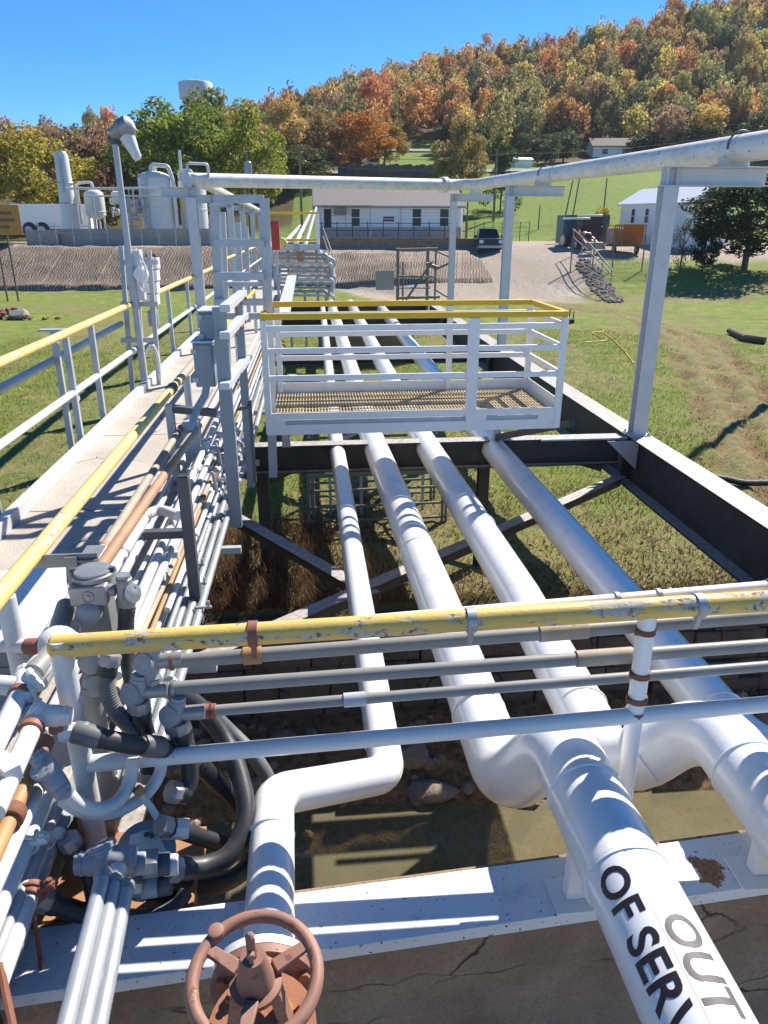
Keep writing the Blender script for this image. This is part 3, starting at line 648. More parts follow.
# ------------------------------------------------------------------ abutment and bridge frame
ux = Vector((2.83, .19, 0)).normalized(); uy = Vector((-ux.y, ux.x, 0))
B0 = Vector((.06, 1.915, 0))                       # front edge of the abutment beam
def ab(s, t, z): p = B0 + ux * s + uy * t; return Vector((p.x, p.y, z))
def abox(mb, s0, s1, t0, t1, z0, z1): return mb.hexa([ab(s0, t0, z0), ab(s1, t0, z0), ab(s1, t1, z0), ab(s0, t1, z0), ab(s0, t0, z1), ab(s1, t0, z1), ab(s1, t1, z1), ab(s0, t1, z1)])
mb = MB(); abox(mb, -6, 6, .012, .335, -5, -.262)
tag(mb.build('abutment_wall', 'conc_old', bevel=.01), 'old cracked grey concrete abutment wall under the white beam at the near end', 'abutment')
def m_beam():
    m = paint('white_beam_paint', (.74, .75, .76), .45, .05, chips=.42, chip=(.05, .045, .045), cscale=55, grime=.22, gcol=(.42, .42, .44), gscale=6)
    nt = m.node_tree; b = nt.nodes['Principled BSDF']; l = b.inputs['Base Color'].links[0].from_socket
    tc = nt.nodes.new('ShaderNodeTexCoord')
    p = nt.nodes.new('ShaderNodeVectorMath'); p.operation = 'DISTANCE'; nt.links.new(tc.outputs['Object'], p.inputs[0]); q = ay(706, 872, 2.12); p.inputs[1].default_value = (q.x, q.y, -.2)
    d = ramp(nt, p.outputs['Value'], [(.03, 1.0), (.19, 0.0)]); n = noise(nt, tc.outputs['Object'], 16, 7, .7)
    rm = ramp(nt, math_(nt, 'MULTIPLY', math_(nt, 'ADD', n, .12), d), [(.47, 0.0), (.50, 1.0)])
    nt.links.new(mix(nt, rm, l, ramp(nt, noise(nt, tc.outputs['Object'], 60, 4), [(.35, (.20, .075, .03)), (.65, (.42, .19, .08))])), b.inputs['Base Color']); return m
M['beam'] = m_beam()
t = thing('abutment_beam', 'white painted steel beam with black flecks and rust lying on top of the concrete abutment', 'beam', ab(0, .1, -.26))
mb = MB(); abox(mb, -1.42, 6, 0, .262, -.212, -.2); abox(mb, -1.42, 6, .001, .012, -.257, -.2125); mb.build('top_flange', 'beam', t, bevel=.002)
mb = MB(); abox(mb, -1.42, 6, .11, .125, -.258, -.2125); mb.build('web', 'beam', t)
# lower ledge behind the beam
mb = MB(); abox(mb, -.6, 6, .336, .42, -4.6, -.62)
tag(mb.build('abutment_ledge', 'conc_pad', bevel=.01), 'narrow lower concrete ledge between the white beam and the water', 'ledge')
# floor in front of the beam (camera side) is part of the ground sheet

GIRX = 3.85
fr = thing('bridge_frame', 'dark navy steel girders and cross bracing carrying the pipes over the creek', 'bridge frame', (1.5, 12, -.8))
mb = MB()
mb.box(3.85, 4.15, 1.9, 25.5, -.216, -.2); mb.box(3.97, 3.985, 1.9, 25.5, -.80, -.217); mb.box(3.83, 4.15, 1.9, 25.5, -.83, -.801)
for y in (3.6, 8.62, 16.1, 22.1): mb.prism([(3.969, y, -.218), (3.969, y, -.8), (3.86, y, -.8), (3.86, y, -.218)], (0, .012, 0))
mb.build('girder', 'girder', fr, bevel=.003)
mb = MB(); mb.box(-1.28, -1.02, 2.7, 25.5, -.416, -.40); mb.box(-1.16, -1.145, 2.7, 25.5, -.80, -.417); mb.box(-1.28, -1.02, 2.7, 25.5, -.83, -.801)
mb.build('girder', 'girder', fr, bevel=.003)
for y in (8.72, 16.2, 22.6, 25.4):
    mb = MB(); mb.box(-.9, 3.84, y - .01, y + .01, -.58, -.262); mb.box(-.9, 3.84, y - .1, y + .1, -.26, -.245); mb.box(-.9, 3.84, y - .1, y + .1, -.60, -.582)
    mb.build('crossbeam', 'girder', fr, bevel=.003)
for p, q in (((3.8, 8.45, -.70), (-1.0, 4.7, -.74)), ((-1.0, 7.75, -.74), (.45, 5.66, -.745)), ((-.6, 9.0, -.72), (3.8, 15.9, -.72)), ((3.8, 9.1, -.72), (-.6, 15.9, -.72))):
    mb = MB(); mb.bar(p, q, .14, .012); mb.bar(Vector(p) + Vector((.0, 0, -.07)), Vector(q) + Vector((0, 0, -.07)), .012, .125); mb.build('diagonal_brace', 'girder', fr)
mb = MB(); mb.prism([(3.95, 8.4, -.23), (3.95, 8.4, -.6), (3.55, 8.4, -.23)], (0, .012, 0)); mb.bar((2.75, 8.53, -.225), (3.84, 8.53, -.225), .07, .02); mb.build('gusset', 'steel', fr)
mb = MB(); mb.bar((2.2, 8.6, -.2), (2.75, 7.5, .25), .08, .08); mb.build('platform_bracket', 'girder', fr)
for x in (-.72, 2.2):
    mb = MB(); mb.hsec((x, 9.15, -2.9), (x, 9.15, -.62), .14, .14); mb.build('pier_leg', 'girder', fr)

# steel cage of ladders standing on the ground under the bridge
t = thing('pipe_cage', 'dull zinc frame of crossed tubes standing on bare dirt under the white pipes', 'frame', (1.0, 11.4, -2.4))
c0 = ay(308, 470, 11.2); c1 = ay(446, 470, 11.2)
for x in (c0.x, c0.x + .07, c1.x, c1.x - .06):
    for y in (11.1, 12.3):
        mb = MB(); mb.tube([(x, y, -2.6), (x, y, -1.05)], .024, 8); mb.build('upright', 'galv_dull', t)
for z in (-2.25, -2.0, -1.72, -1.45, -1.18):
    for y in (11.1, 12.3):
        mb = MB(); mb.tube([(c0.x - .03, y, z), (c1.x + .03, y, z + .02)], .024 if z != -1.45 else .05, 8); mb.build('crossbar', 'galv_dull', t)
for x in np.linspace(c0.x + .35, c1.x - .3, 4):
    mb = MB(); mb.bar((x, 11.7, -2.5), (x, 11.7, -1.2), .05, .03); mb.build('slat', 'steel', t)
for x in np.linspace(c0.x + .1, c1.x - .1, 3):
    mb = MB(); mb.tube([(x, 11.1, -1.2), (x, 12.3, -1.2)], .02, 8); mb.build('crossbar', 'galv_dull', t)

# ------------------------------------------------------------------ walkway
DK0, DK1 = -2.42, -1.12
t = thing('walkway', 'pale sunlit concrete walkway slab with a white steel kerb along its left edge', 'walkway', (-1.8, 10, -.1))
mb = MB()
y = 1.2
while y < 46:
    mb.box(DK0, DK1, y + .006, y + 2.394, -.12, 0); y += 2.4
mb.build('deck', 'concrete', t, bevel=.006)
mb = MB(); mb.box(-2.50, -2.422, .5, 46, -.16, .115); mb.box(-2.56, -2.5005, .5, 46, -.16, -.148); mb.build('kerb', 'steel_white', t, bevel=.003)
mb = MB(); mb.box(-2.40, -2.37, 1, 46, -.3, -.121); mb.box(-1.3, -1.15, 1, 46, -.35, -.121); mb.build('stringer', 'girder', t)

t = thing('handrail', 'long left handrail of the walkway with pale yellow top tube and white middle tube', 'handrail', (-2.54, 10, 0))
RX = -2.545
mb = MB(); mb.tube([(RX, .2, 1.195), (RX, 20.4, 1.195), (RX + .02, 21.0, 1.30), (RX + .05, 46, 1.30)], .042, 12); mb.build('top_rail', 'yellow_pale', t)
mb = MB(); mb.tube([(RX, .2, .585), (RX, 20.6, .585), (RX + .05, 46, .66)], .036, 12); mb.build('middle_rail', 'white', t)
for y in (3.3, 5.7, 8.0, 8.95, 11.4, 13.9, 16.1, 18.5, 23.5, 28.5, 34, 40):
    mb = MB(); mb.bar((RX, y, -.12), (RX, y, 1.16), .062, .062); mb.build('post', 'steel', t, bevel=.004)
t = thing('cable_bracket', 'grey bracket of two posts with a short top plate, standing outside the handrail', 'bracket', (-2.75, 8.5, 0))
mb = MB(); mb.bar((-2.72, 8.2, -.75), (-2.72, 8.2, 1.2), .06, .06); mb.build('post', 'steel', t, bevel=.003)
mb = MB(); mb.bar((-2.86, 8.2, 1.21), (-2.56, 8.2, 1.21), .1, .02); mb.build('top_plate', 'steel', t)
mb = MB(); mb.bar((-2.72, 8.2, .48), (-2.56, 8.2, .48), .05, .05); mb.bar((-2.72, 8.2, -.1), (-2.57, 8.2, -.1), .05, .05); mb.build('strut', 'steel', t)
mb = MB(); mb.tube([(-2.78, -.2, .86), (-2.78, 11.3, .90)], .04, 10)
tag(mb.build('outer_pipe', 'steel'), 'pale grey pipe running outside and below the yellow handrail', 'pipe')

# inner rail of the walkway
t = thing('inner_rail', 'scuffed yellow rail along the right side of the walkway deck with a grey sleeved middle', 'rail', (-1.25, 6, 0))
mb = MB(); mb.tube([(-1.235, 1.4, .9), (-1.245, 2.75, .9), (-1.25, 7.0, .9)], .037, 14); mb.build('rail', 'yellow_pale', t)
mb = MB(); mb.tube([(-1.25, 7.0, .9), (-1.25, 8.5, .9)], .039, 14); mb.build('sleeve', 'tan', t)
mb = MB(); mb.tube([(-1.25, 8.5, .9), (-1.25, 17, .9)], .037, 14); mb.build('rail', 'yellow', t)
mb = MB(); mb.tube([(-1.249, 6.5, .9), (-1.25, 6.6, .9)], .048, 14); mb.build('clamp', 'darkgrey', t)
for y in (2.72, 7.35, 12.5, 16.9):
    mb = MB(); mb.tube([(-1.248, y, -.11), (-1.248, y, .87)], .038, 12); mb.build('post', 'steel_white', t)
p = [az(u, v, .16) for u, v in ((62, 571), (69, 572), (70, 608), (28, 640), (26, 612))]
mb = MB(); mb.prism([az(u, v, .3) for u, v in ((-8, 573), (66, 569), (68, 614), (30, 645), (-8, 655))], (0, 0, .012))
tag(mb.build('cover_plate', 'white'), 'smooth white cover plate sloping beside the walkway near the square junction box', 'cover plate')

# ------------------------------------------------------------------ large white pipes
SD = Vector((0, 0, 1))
def weld(pts_axis, r, parent, mat='pipe_white'):
    for c, n in pts_axis:
        mb = MB(); mb.torus(c, n, r + .0005, .006, 40, 8); mb.build('weld_ring', mat, parent)
# slim pipe A with left offset and gate valve
t = thing('slim_white_pipeline', 'slimmest white pipe, crossing from the far bank and stepping left over the near beam', 'pipeline', (.3, 9, -.35))
A = [(.36, 26.6, -.35), (.25, 9.3, -.35), (.28, 4.8, -.35), (.30, 2.97, -.35), (-.245, 2.62, -.12), (-.225, 1.807, -.11)]
mb = MB(); mb.tube(A, .092, 28, fil=.15); mb.build('pipe', 'pipe_white', t)
mb = MB(); mb.lathe((-.235, 1.812, -.11), (0, -1, 0), [(-.02, .094), (.0, .11), (.03, .15), (.031, .175), (.062, .175), (.063, .1)], 32); mb.build('flange', 'white', t)
weld([(Vector((.297, 3.2, -.35)), Vector((0, 1, 0))), (Vector((-.243, 2.38, -.117)), Vector((0, 1, 0)))], .092, t)
# gate valve with handwheel
v = thing('gate_valve', 'brick brown gate valve with a spoked handwheel at the bottom of the slim white pipe', 'valve', (-.235, 1.477, -.11))
VC = Vector((-.212, 1.477, 0)); wz = .40
mb = MB(); mb.lathe((-.235, 1.747, -.11), (0, -1, 0), [(0, .175), (.03, .175), (.031, .11), (.06, .10), (.14, .15), (.27, .17), (.40, .15), (.48, .10), (.51, .11), (.511, .175), (.54, .175)], 32); mb.build('valve_body', 'valve', v)
for k in range(8):
    a = 2 * PI * (k + .5) / 8
    mb = MB(); c = Vector((-.235 + .145 * math.cos(a), 1.747, -.11 + .145 * math.sin(a))); mb.lathe(c + Vector((0, -.029, 0)), (0, -1, 0), [(0, .02), (.02, .02)], 6); mb.build('bolt', 'valve_rust', v)
mb = MB(); mb.lathe(VC + Vector((0, 0, .03)), (0, 0, 1), [(0, .15), (.05, .14), (.051, .155), (.085, .155), (.086, .10), (.11, .085), (.15, .075), (.20, .07)], 32); mb.build('bonnet', 'valve_rust', v)
for k in range(6):
    a = 2 * PI * k / 6 + .3; c = VC + Vector((.122 * math.cos(a), .122 * math.sin(a), .115))
    mb = MB(); mb.lathe(c, (0, 0, 1), [(0, .021), (.024, .021)], 6); mb.lathe(c + Vector((0, 0, .024)), (0, 0, 1), [(0, .012), (.016, .012)], 10); mb.build('bolt', 'valve_rust', v)
for s in (-1, 1):
    mb = MB(); mb.bar(VC + Vector((s * .085, -.03, .12)), VC + Vector((s * .05, -.01, .335)), .03, .045, (0, 1, 0)); mb.build('yoke_arm', 'valve', v)
hw = MB(); HC = VC + Vector((0, 0, wz - .02)); hw.torus(HC, (0, 0, 1), .165, .0185, 56, 14); hwo = hw.build('handwheel', 'valve', v, angle=60)
mb = MB(); mb.lathe(HC + Vector((0, 0, -.05)), (0, 0, 1), [(0, .062), (.012, .070), (.03, .070), (.034, .052), (.055, .048), (.13, .036), (.15, .031)], 28); mb.build('hub', 'valve', hwo)
mb = MB(); mb.lathe(HC + Vector((0, 0, .1)), (0, 0, 1), [(0, .013), (.09, .012), (.10, .004)], 12); mb.build('stem', 'valve', v)
mb = MB(); mb.lathe(HC + Vector((0, -.012, .135)), (0, -1, 0), [(0, .011), (.012, .011)], 12); mb.bar(HC + Vector((0, -.016, .06)), HC + Vector((0, -.016, .135)), .012, .012, (0, 1, 0)); mb.build('grease_fitting', 'valve', v)
for ang in (28, 148, 262):
    a = math.radians(ang); d = Vector((math.cos(a), math.sin(a), 0)); n = Vector((-d.y, d.x, 0)); mb = MB()
    p0, p1 = HC + d * .055 + Vector((0, 0, -.012)), HC + d * .155
    mb.hexa([p0 - n * .021 - SD * .009, p1 - n * .015 - SD * .009, p1 + n * .015 - SD * .009, p0 + n * .021 - SD * .009, p0 - n * .021 + SD * .009, p1 - n * .015 + SD * .009, p1 + n * .015 + SD * .009, p0 + n * .021 + SD * .009])
    mb.build('spoke', 'valve', hwo, bevel=.004)
TILT = math.radians(9); a = math.radians(133); mb = MB(); mb.lathe(HC + Vector((math.cos(a) * .165, math.sin(a) * .165, .012)), (0, 0, 1), [(0, .022), (.014, .021), (.016, .017)], 20); mb.build('boss', 'valve', hwo)

for o in [c for c in v.children_recursive if c.name.split('.')[0] not in ('valve_body',) and not (c.name.startswith('bolt') and c.data.vertices[0].co.y > 1.69)]:
    for w_ in o.data.vertices:
        q_ = w_.co - Vector((VC.x, 1.477, -.11)); w_.co = Vector((VC.x, 1.477, -.11)) + Matrix.Rotation(TILT, 3, 'X') @ q_
# text on things: flat lettering meshes wrapped round a cylinder or laid on a face
def text_mesh(txt, size, bold=.0, spacing=1.0):
    cu = bpy.data.curves.new('lettering', 'FONT'); cu.body = txt; cu.size = size; cu.offset = bold; cu.space_character = spacing; cu.resolution_u = 4
    cu.align_x = 'LEFT'
    o = bpy.data.objects.new('lettering', cu); COL.objects.link(o); dg = bpy.context.evaluated_depsgraph_get()
    me = bpy.data.meshes.new_from_object(o.evaluated_get(dg)); bpy.data.objects.remove(o); bpy.data.curves.remove(cu)
    return me
def finish_text(me, name, mat, parent):
    me.materials.clear(); me.materials.append(M[mat]); o = bpy.data.objects.new(name, me); COL.objects.link(o); attach(o, parent); return o
def wrap_text(txt, size, bold, cx, cz, r, y_start, ang_base, mat, parent, spacing=1.0, name='lettering'):
    """letters read towards -Y, their tops towards +X, on a pipe along Y"""
    me = text_mesh(txt, size, bold, spacing); bm = bmesh.new(); bm.from_mesh(me)
    ymax = max(v.co.y for v in bm.verts); ymin = min(v.co.y for v in bm.verts)
    k = 9
    for i in range(1, k):
        g = bm.verts[:] + bm.edges[:] + bm.faces[:]
        bmesh.ops.bisect_plane(bm, geom=g, plane_co=(0, ymin + (ymax - ymin) * i / k, 0), plane_no=(0, 1, 0))
    for v in bm.verts:
        an = ang_base - v.co.y / r      # angle from +X axis, decreasing moves to the right side
        v.co = Vector((cx + r * math.cos(an), y_start - v.co.x, cz + r * math.sin(an)))
    bm.to_mesh(me); bm.free(); return finish_text(me, name, mat, parent)
def wrap_patch(cx, cz, r, y0, y1, a0, a1, mat, parent, name='sticker'):
    mb = MB(); n = 10; vs = []
    for y in (y0, y1):
        for i in range(n + 1):
            an = a0 + (a1 - a0) * i / n; vs.append((cx + r * math.cos(an), y, cz + r * math.sin(an)))
    mb.add(vs, [(i, i + 1, n + 2 + i, n + 1 + i) for i in range(n)]); return mb.build(name, mat, parent)

# wide pipe marked out of service
ZN = .09; XN = 1.035; RB = .152
t = thing('marked_white_pipeline', 'wide white pipe lettered OUT OF SERVICE, second from the left over the creek', 'pipeline', (.8, 9, -.35))
Bp = [(.68, 26.8, -.35), (.72, 9.3, -.35), (.85, 4.8, -.35), (.885, 3.02, -.36), (.99, 2.63, ZN - .02), (XN, 2.2, ZN), (XN + .01, .4, ZN)]
Bp = [(.68, 26.8, -.35), (.72, 9.3, -.35), (.85, 4.8, -.35), (.885, 2.86, -.37), (XN, 2.60, ZN), (XN + .01, .4, ZN)]
mb = MB(); mb.tube(Bp, RB, 36, fil=.30); mb.build('pipe', 'pipe_white', t)
for yy, xx in ((5.6, .825), (11.4, .717)): weld([(Vector((xx, yy, -.35)), Vector((0, 1, 0)))], RB, t)
weld([(Vector((.87, 3.42, -.36)), Vector((0, 1, 0))), (Vector((XN, 2.27, ZN)), Vector((0, 1, 0))), (Vector((XN, 1.86, ZN)), Vector((0, 1, 0)))], RB, t)
mb = MB(); mb.tube([(XN, 1.872, ZN), (XN, 1.845, ZN)], RB + .006, 36); mb.build('weld_ring', 'pipe_white', t)
mb = MB(); mb.box(XN - .135, XN + .135, 2.02, 2.075, -.187, ZN - .06); mb.build('saddle', 'white', t, bevel=.004)
mb = MB(); mb.box(XN - .19, XN + .19, 1.965, 2.13, -.199, -.188); mb.build('base_plate', 'white', t, bevel=.002)
rt = RB + .0025
def ang_at(u, v):   # angle on the pipe where a surveyed sight line meets it
    d = _ray(u, v); ox, oz = EYE.x - XN, EYE.z - ZN
    a_ = d.x ** 2 + d.z ** 2; b_ = 2 * (ox * d.x + oz * d.z); c_ = ox * ox + oz * oz - RB ** 2; k = (-b_ - math.sqrt(max(0, b_ * b_ - 4 * a_ * c_))) / (2 * a_)
    return math.atan2(oz + k * d.z, ox + k * d.x), k * d.y
a1, yy1 = ang_at(615.5, 882)
a2, yy2 = ang_at(685, 931)
wrap_text('OF SERVICE', .15, .0036, XN, ZN, rt, yy1 + .062, a1 + .35, 'black', t, 1.03)
wrap_text('OUT', .15, .0036, XN, ZN, rt, yy2 + .062, a2 + .35, 'grey_vinyl', t, 1.03)
wrap_patch(XN, ZN, RB + .0012, yy1 + .11, .7, a1 + .44, a1 - .46, 'sticker', t)
wrap_patch(XN, ZN, RB + .0016, yy2 + .10, .8, a2 + .42, a2 - .5, 'sticker', t)

# third pipe: offsets right, then towards the near end
ZC, XC = .02, 1.80
t = thing('joined_white_pipeline', 'wide white pipe, third from the left, stepping right through two elbows', 'pipeline', (1.4, 9, -.35))
mb = MB(); mb.tube([(1.36, 26.8, -.35), (1.37, 9.2, -.35), (1.48, 4.78, -.35), (1.45, 2.86, -.36), (XC + .03, 2.80, ZC), (XC - .02, .5, ZC)], RB, 36, fil=.26); mb.build('pipe', 'pipe_white', t)
for yy in (6.1, 12.4): weld([(Vector((1.455 if yy < 7 else 1.37, yy, -.35)), Vector((0, 1, 0)))], RB, t)
weld([(Vector((1.462, 3.4, -.355)), Vector((0, 1, 0))), (Vector((1.57, 2.84, -.22)), Vector((.7, -.1, .6))), (Vector((XC + .02, 2.42, ZC)), Vector((0, 1, 0)))], RB, t)
mb = MB(); mb.box(XC - .12, XC + .14, 2.06, 2.115, -.187, ZC - .06); mb.build('saddle', 'white', t, bevel=.004)
mb = MB(); mb.box(XC - .19, XC + .2, 2.0, 2.165, -.199, -.188); mb.build('base_plate', 'white', t, bevel=.002)
t = thing('shaded_white_pipeline', 'rightmost wide white pipe, lit on its left side and blue with shade on its right', 'pipeline', (2.3, 9, -.4))
mb = MB(); mb.tube([(2.33, 26.6, -.38), (2.21, 8.7, -.38), (2.27, 4.7, -.40), (2.27, 2.95, -.42), (3.2, 2.8, -.42)], RB, 36, fil=.3); mb.build('pipe', 'pipe_white', t)
weld([(Vector((2.27, 3.35, -.41)), Vector((0, 1, 0)))], RB, t)
# far ends of the pipes dive into the bank
# ------------------------------------------------------------------ platform over the pipes
t = thing('platform', 'white railed maintenance platform with yellow top rails and grating floor, spanning the pipes', 'platform', (1.0, 7.7, .3))
X0, X1, Y0, Y1, ZF, ZT = -.46, 2.45, 7.14, 8.3, .48, 1.44
for a, b in (((X0 - .02, Y0), (X1 + .02, Y0)), ((X0, Y1), (X1, Y1)), ((X1, Y0), (X1, Y1)), ((X0, Y0), (X0, Y1))):
    mb = MB(); mb.bar((a[0], a[1], ZT), (b[0], b[1], ZT), .055, .055); mb.build('top_rail', 'yellow', t, bevel=.004)
for z in (1.33, 1.12, .86):
    for a, b in (((X0, Y0), (X1, Y0)), ((X0, Y1), (X1, Y1)), ((X1, Y0), (X1, Y1))):
        mb = MB(); mb.bar((a[0], a[1], z), (b[0], b[1], z), .03, .055); mb.build('middle_rail', 'white', t, bevel=.003)
for x, y in ((X0, Y0), (1.53, Y0), (X1, Y0), (X0, Y1), (1.53, Y1), (X1, Y1), (X0 + .08, Y1)):
    mb = MB(); mb.bar((x, y, ZF - .17), (x, y, ZT - .03), .06, .06); mb.build('post', 'white', t, bevel=.004)
mb = MB(); mb.bar((1.58, Y0 - .004, ZF), (1.58, Y0 - .004, ZT - .03), .05, .05); mb.build('gate_post', 'white', t, bevel=.004)
mb = MB(); mb.box(X0, X1, Y0 - .012, Y0, .30, .40); mb.box(X0, X1, Y0 - .012, Y0, .452, .52); mb.box(X0, X0 + .16, Y0 - .012, Y0, .40, .452); mb.box(1.50, 1.72, Y0 - .012, Y0, .40, .452); mb.box(2.25, X1, Y0 - .012, Y0, .40, .452)
mb.build('toe_board', 'white', t)
mb = MB(); mb.box(X0, X1, Y1, Y1 + .012, .40, .585); mb.build('toe_board', 'white', t)
mb = MB(); mb.box(X1, X1 + .01, Y0, Y1, .36, .60); mb.build('toe_board', 'white', t)
g = MB(); n = 88
for i in range(n + 1):
    x = X0 + .05 + (X1 - X0 - .1) * i / n; g.box(x - .0045, x + .0045, Y0 + .03, Y1 - .03, ZF - .03, ZF)
for j in range(9):
    y = Y0 + .06 + (Y1 - Y0 - .12) * j / 8; g.box(X0 + .04, X1 - .04, y - .006, y + .006, ZF - .012, ZF + .003)
g.build('grating', paint('rusty_yellowed_grating', (.50, .40, .24), .7, .3, chips=.3, chip=(.2, .1, .05), cscale=9), t)
mb = MB(); mb.box(X0, X1, Y0 + .001, Y0 + .05, .32, .445); mb.box(X0, X1, Y1 - .05, Y1, .32, .445); mb.build('frame_beam', 'steel', t)
for x in (X0 + .1, 2.2):
    mb = MB(); mb.bar((x, 8.6, -.24), (x, 8.6, .44), .1, .1); mb.bar((x, 7.2, .36), (x, 8.7, .36), .08, .08); mb.build('support_leg', 'steel', t)

# ------------------------------------------------------------------ overhead pipe on T posts along the right girder
def t_post(label, x, y, zt, w, cant, dirn, zb=-.2, cat='support post', group=None):
    t = thing('support_post', label, cat, (x, y, zb), group)
    mb = MB(); mb.hsec((x, y, zb + .012), (x, y, zt - .2), w, w, .016, (0, 1, 0)); mb.build('post', 'steel_white', t, bevel=.002)
    mb = MB(); mb.box(x - w * .75, x + w * .75, y - w * .75, y + w * .75, zb + .001, zb + .0125); mb.build('base_plate', 'steel_white', t)
    for sx in (-1, 1):
        for sy in (-1, 1): mb = MB(); mb.lathe((x + sx * w * .62, y + sy * w * .62, zb + .0126), (0, 0, 1), [(0, .016), (.016, .016), (.0161, .009), (.03, .009)], 6); mb.build('bolt', 'galv', t)
    for sx in (-1, 1): mb = MB(); mb.prism([(x + sx * w * .3, y, zt - .19), (x + sx * w * .3, y - .07, zt - .19), (x + sx * w * .3, y - .07, zt - .012), (x + sx * w * .3, y, zt - .012)], (.01, 0, 0)); mb.build('stiffener', 'steel_white', t)
    x0, x1 = (x - w * .6, x + cant) if dirn > 0 else (x - cant, x + w * .6)
    mb = MB(); mb.hsec((x0, y, zt - .1), (x1, y, zt - .1), .16, .2, .012); mb.build('cap_beam', 'steel_white', t, bevel=.002)
    return t
OX = 4.72
for lab, y, x, w, z in (('thick pale I-beam post on the right girder, nearest of those carrying the overhead pipe', 8.6, 4.0, .17, 2.84), ('pale grey post on the right girder just behind the right end of the platform', 15.8, 4.05, .17, 2.98), ('slim distant post on the right girder behind the middle of the platform', 22.3, 4.1, .17, 3.06)):
    lab = lab.replace(' near the bush-free grass', ', nearest of those carrying the overhead pipe')
    tp = t_post(lab, x, y, z, w, 1.12, 1)
    mb = MB(); mb.box(OX - .17, OX + .17, y - .03, y + .03, z + .001, z + .1); mb.build('saddle', 'steel_white', tp)
    mb = MB(); mb.tube([(OX + .153 * math.cos(a), y - .09, z + .2 + .153 * math.sin(a)) for a in np.linspace(-.2, PI + .2, 18)], .011, 8); mb.build('strap', 'darkgrey', tp)
t = thing('overhead_pipe', 'weathered white overhead pipe carried on posts, crossing left then following the right girder', 'pipe', (4.7, 12, 3.1))
LC = ay(186, 181, 17.2)
mb = MB(); mb.tube([(OX + .05, .5, 2.86), (OX, 8.6, 3.02), (OX, 15.8, 3.17), (OX - .05, 22.6, 3.30), (LC.x, 17.2, LC.z + .02)], .142, 28, fil=.5); mb.build('pipe', 'wrap_white', t)
for y, z in ((7.1, 2.99), (15.0, 3.155)):
    mb = MB(); mb.tube([(OX, y, z), (OX, y - .03, z)], .148, 28); mb.build('joint_band', 'galv', t)
f1 = Vector((3.0, 0, 0)); p = Vector((OX - .05, 22.6, 3.3)).lerp(Vector((LC.x, 17.2, LC.z)), .13); d = (Vector((LC.x, 17.2, LC.z)) - Vector((OX, 22.6, 3.3))).normalized()
mb = MB(); mb.lathe(p, d, [(-.08, .145), (-.079, .2), (-.01, .2), (-.009, .15), (.009, .15), (.01, .2), (.079, .2), (.08, .145)], 24); mb.build('flange', 'wrap_white', t)
p = Vector((LC.x, 17.2, LC.z + .02)); mb = MB(); mb.lathe(p, d, [(-.05, .142), (-.04, .19), (.0, .19), (.02, .1)], 24); mb.build('flange', 'steel_white', t)
mb = MB(); mb.tube([p + Vector((.05, 0, .1)), p + Vector((.05, 0, .32)), p + Vector((.45, .2, .32)), p + Vector((.45, .2, .1))], .03, 8, fil=.06); mb.build('vent_loop', 'steel_white', t)

# left row of T posts with a white pipe on top
for i, (y, lab) in enumerate(((17.2, 'tallest post of the left row, under the left end of the overhead pipe'), (21.5, 'second post of the left row, standing just behind the tallest one'), (26.5, 'third post of the left row, half way to the red box'), (32, 'fourth post of the left row, just left of the red box'), (38.5, 'fifth small post of the left row, behind the red box'), (46, 'last small post of the left row near the far bank'))):
    tp = t_post(lab, -2.45 - .012 * (y - 17), y, 2.98, .2, .62, -1, zb=-.35)
mb = MB(); mb.tube([(-2.42, 17.3, 3.16), (-2.62, 30, 3.1), (-2.8, 50, 2.95)], .12, 16)
tag(mb.build('elevated_pipe', 'tank'), 'cream white pipe running away on top of the left row of posts', 'pipe')
# ------------------------------------------------------------------ near guard rail with its grey conduits
NY = 2.45
t = thing('guard_rail', 'flaking yellow topped guard rail across the near end of the bridge', 'guard rail', (-.97, NY, -.2))
a0 = ay(62, 646, NY); a1 = ay(768, 601, NY); a1 = a0 + (a1 - a0) * 1.5
mb = MB(); mb.tube([a0, a1], .043, 18); mb.build('top_rail', 'yellow_old', t)
mb = MB(); mb.lathe(a0 + Vector((-.03, 0, 0)), (1, 0, 0), [(-.015, .03), (0, .043), (.05, .0435)], 18); mb.build('corner_elbow', 'yellow_old', t)
l0 = ay(84, 764, NY); l1 = ay(768, 704, NY); l1 = l0 + (l1 - l0) * 1.5
mb = MB(); mb.tube([l0, l1], .034, 16); mb.build('lower_rail', paint('pale_lower_rail_paint', (.68, .69, .71), .4, .06, chips=.22, chip=(.16, .13, .11), cscale=30, grime=.2, gcol=(.45, .43, .4), stretch=(.5, 1, 1)), t)
pb = ay(98, 846, NY); mb = MB(); mb.tube([a0 + Vector((-.005, 0, .03)), Vector((pb.x, NY, -.25))], .041, 16); mb.build('post', 'steel_white', t)
p1, p2 = ay(648, 612, NY), ay(622, 812, NY + .02); mb = MB(); mb.tube([p1, p2], .036, 16); mb.build('post', 'white', t)
for f, w in ((.08, .047), (.28, .05), (.40, .05), (.47, .05), (.92, .046)):
    q = p1.lerp(p2, f); mb = MB(); mb.tube([q + Vector((0, 0, .012)), q - Vector((0, 0, .012))], w - .007, 16); mb.tube([q + Vector((-.05, -.01, 0)), q + Vector((-.02, -.02, 0))], .014, 8); mb.build('clamp', 'rust', t)
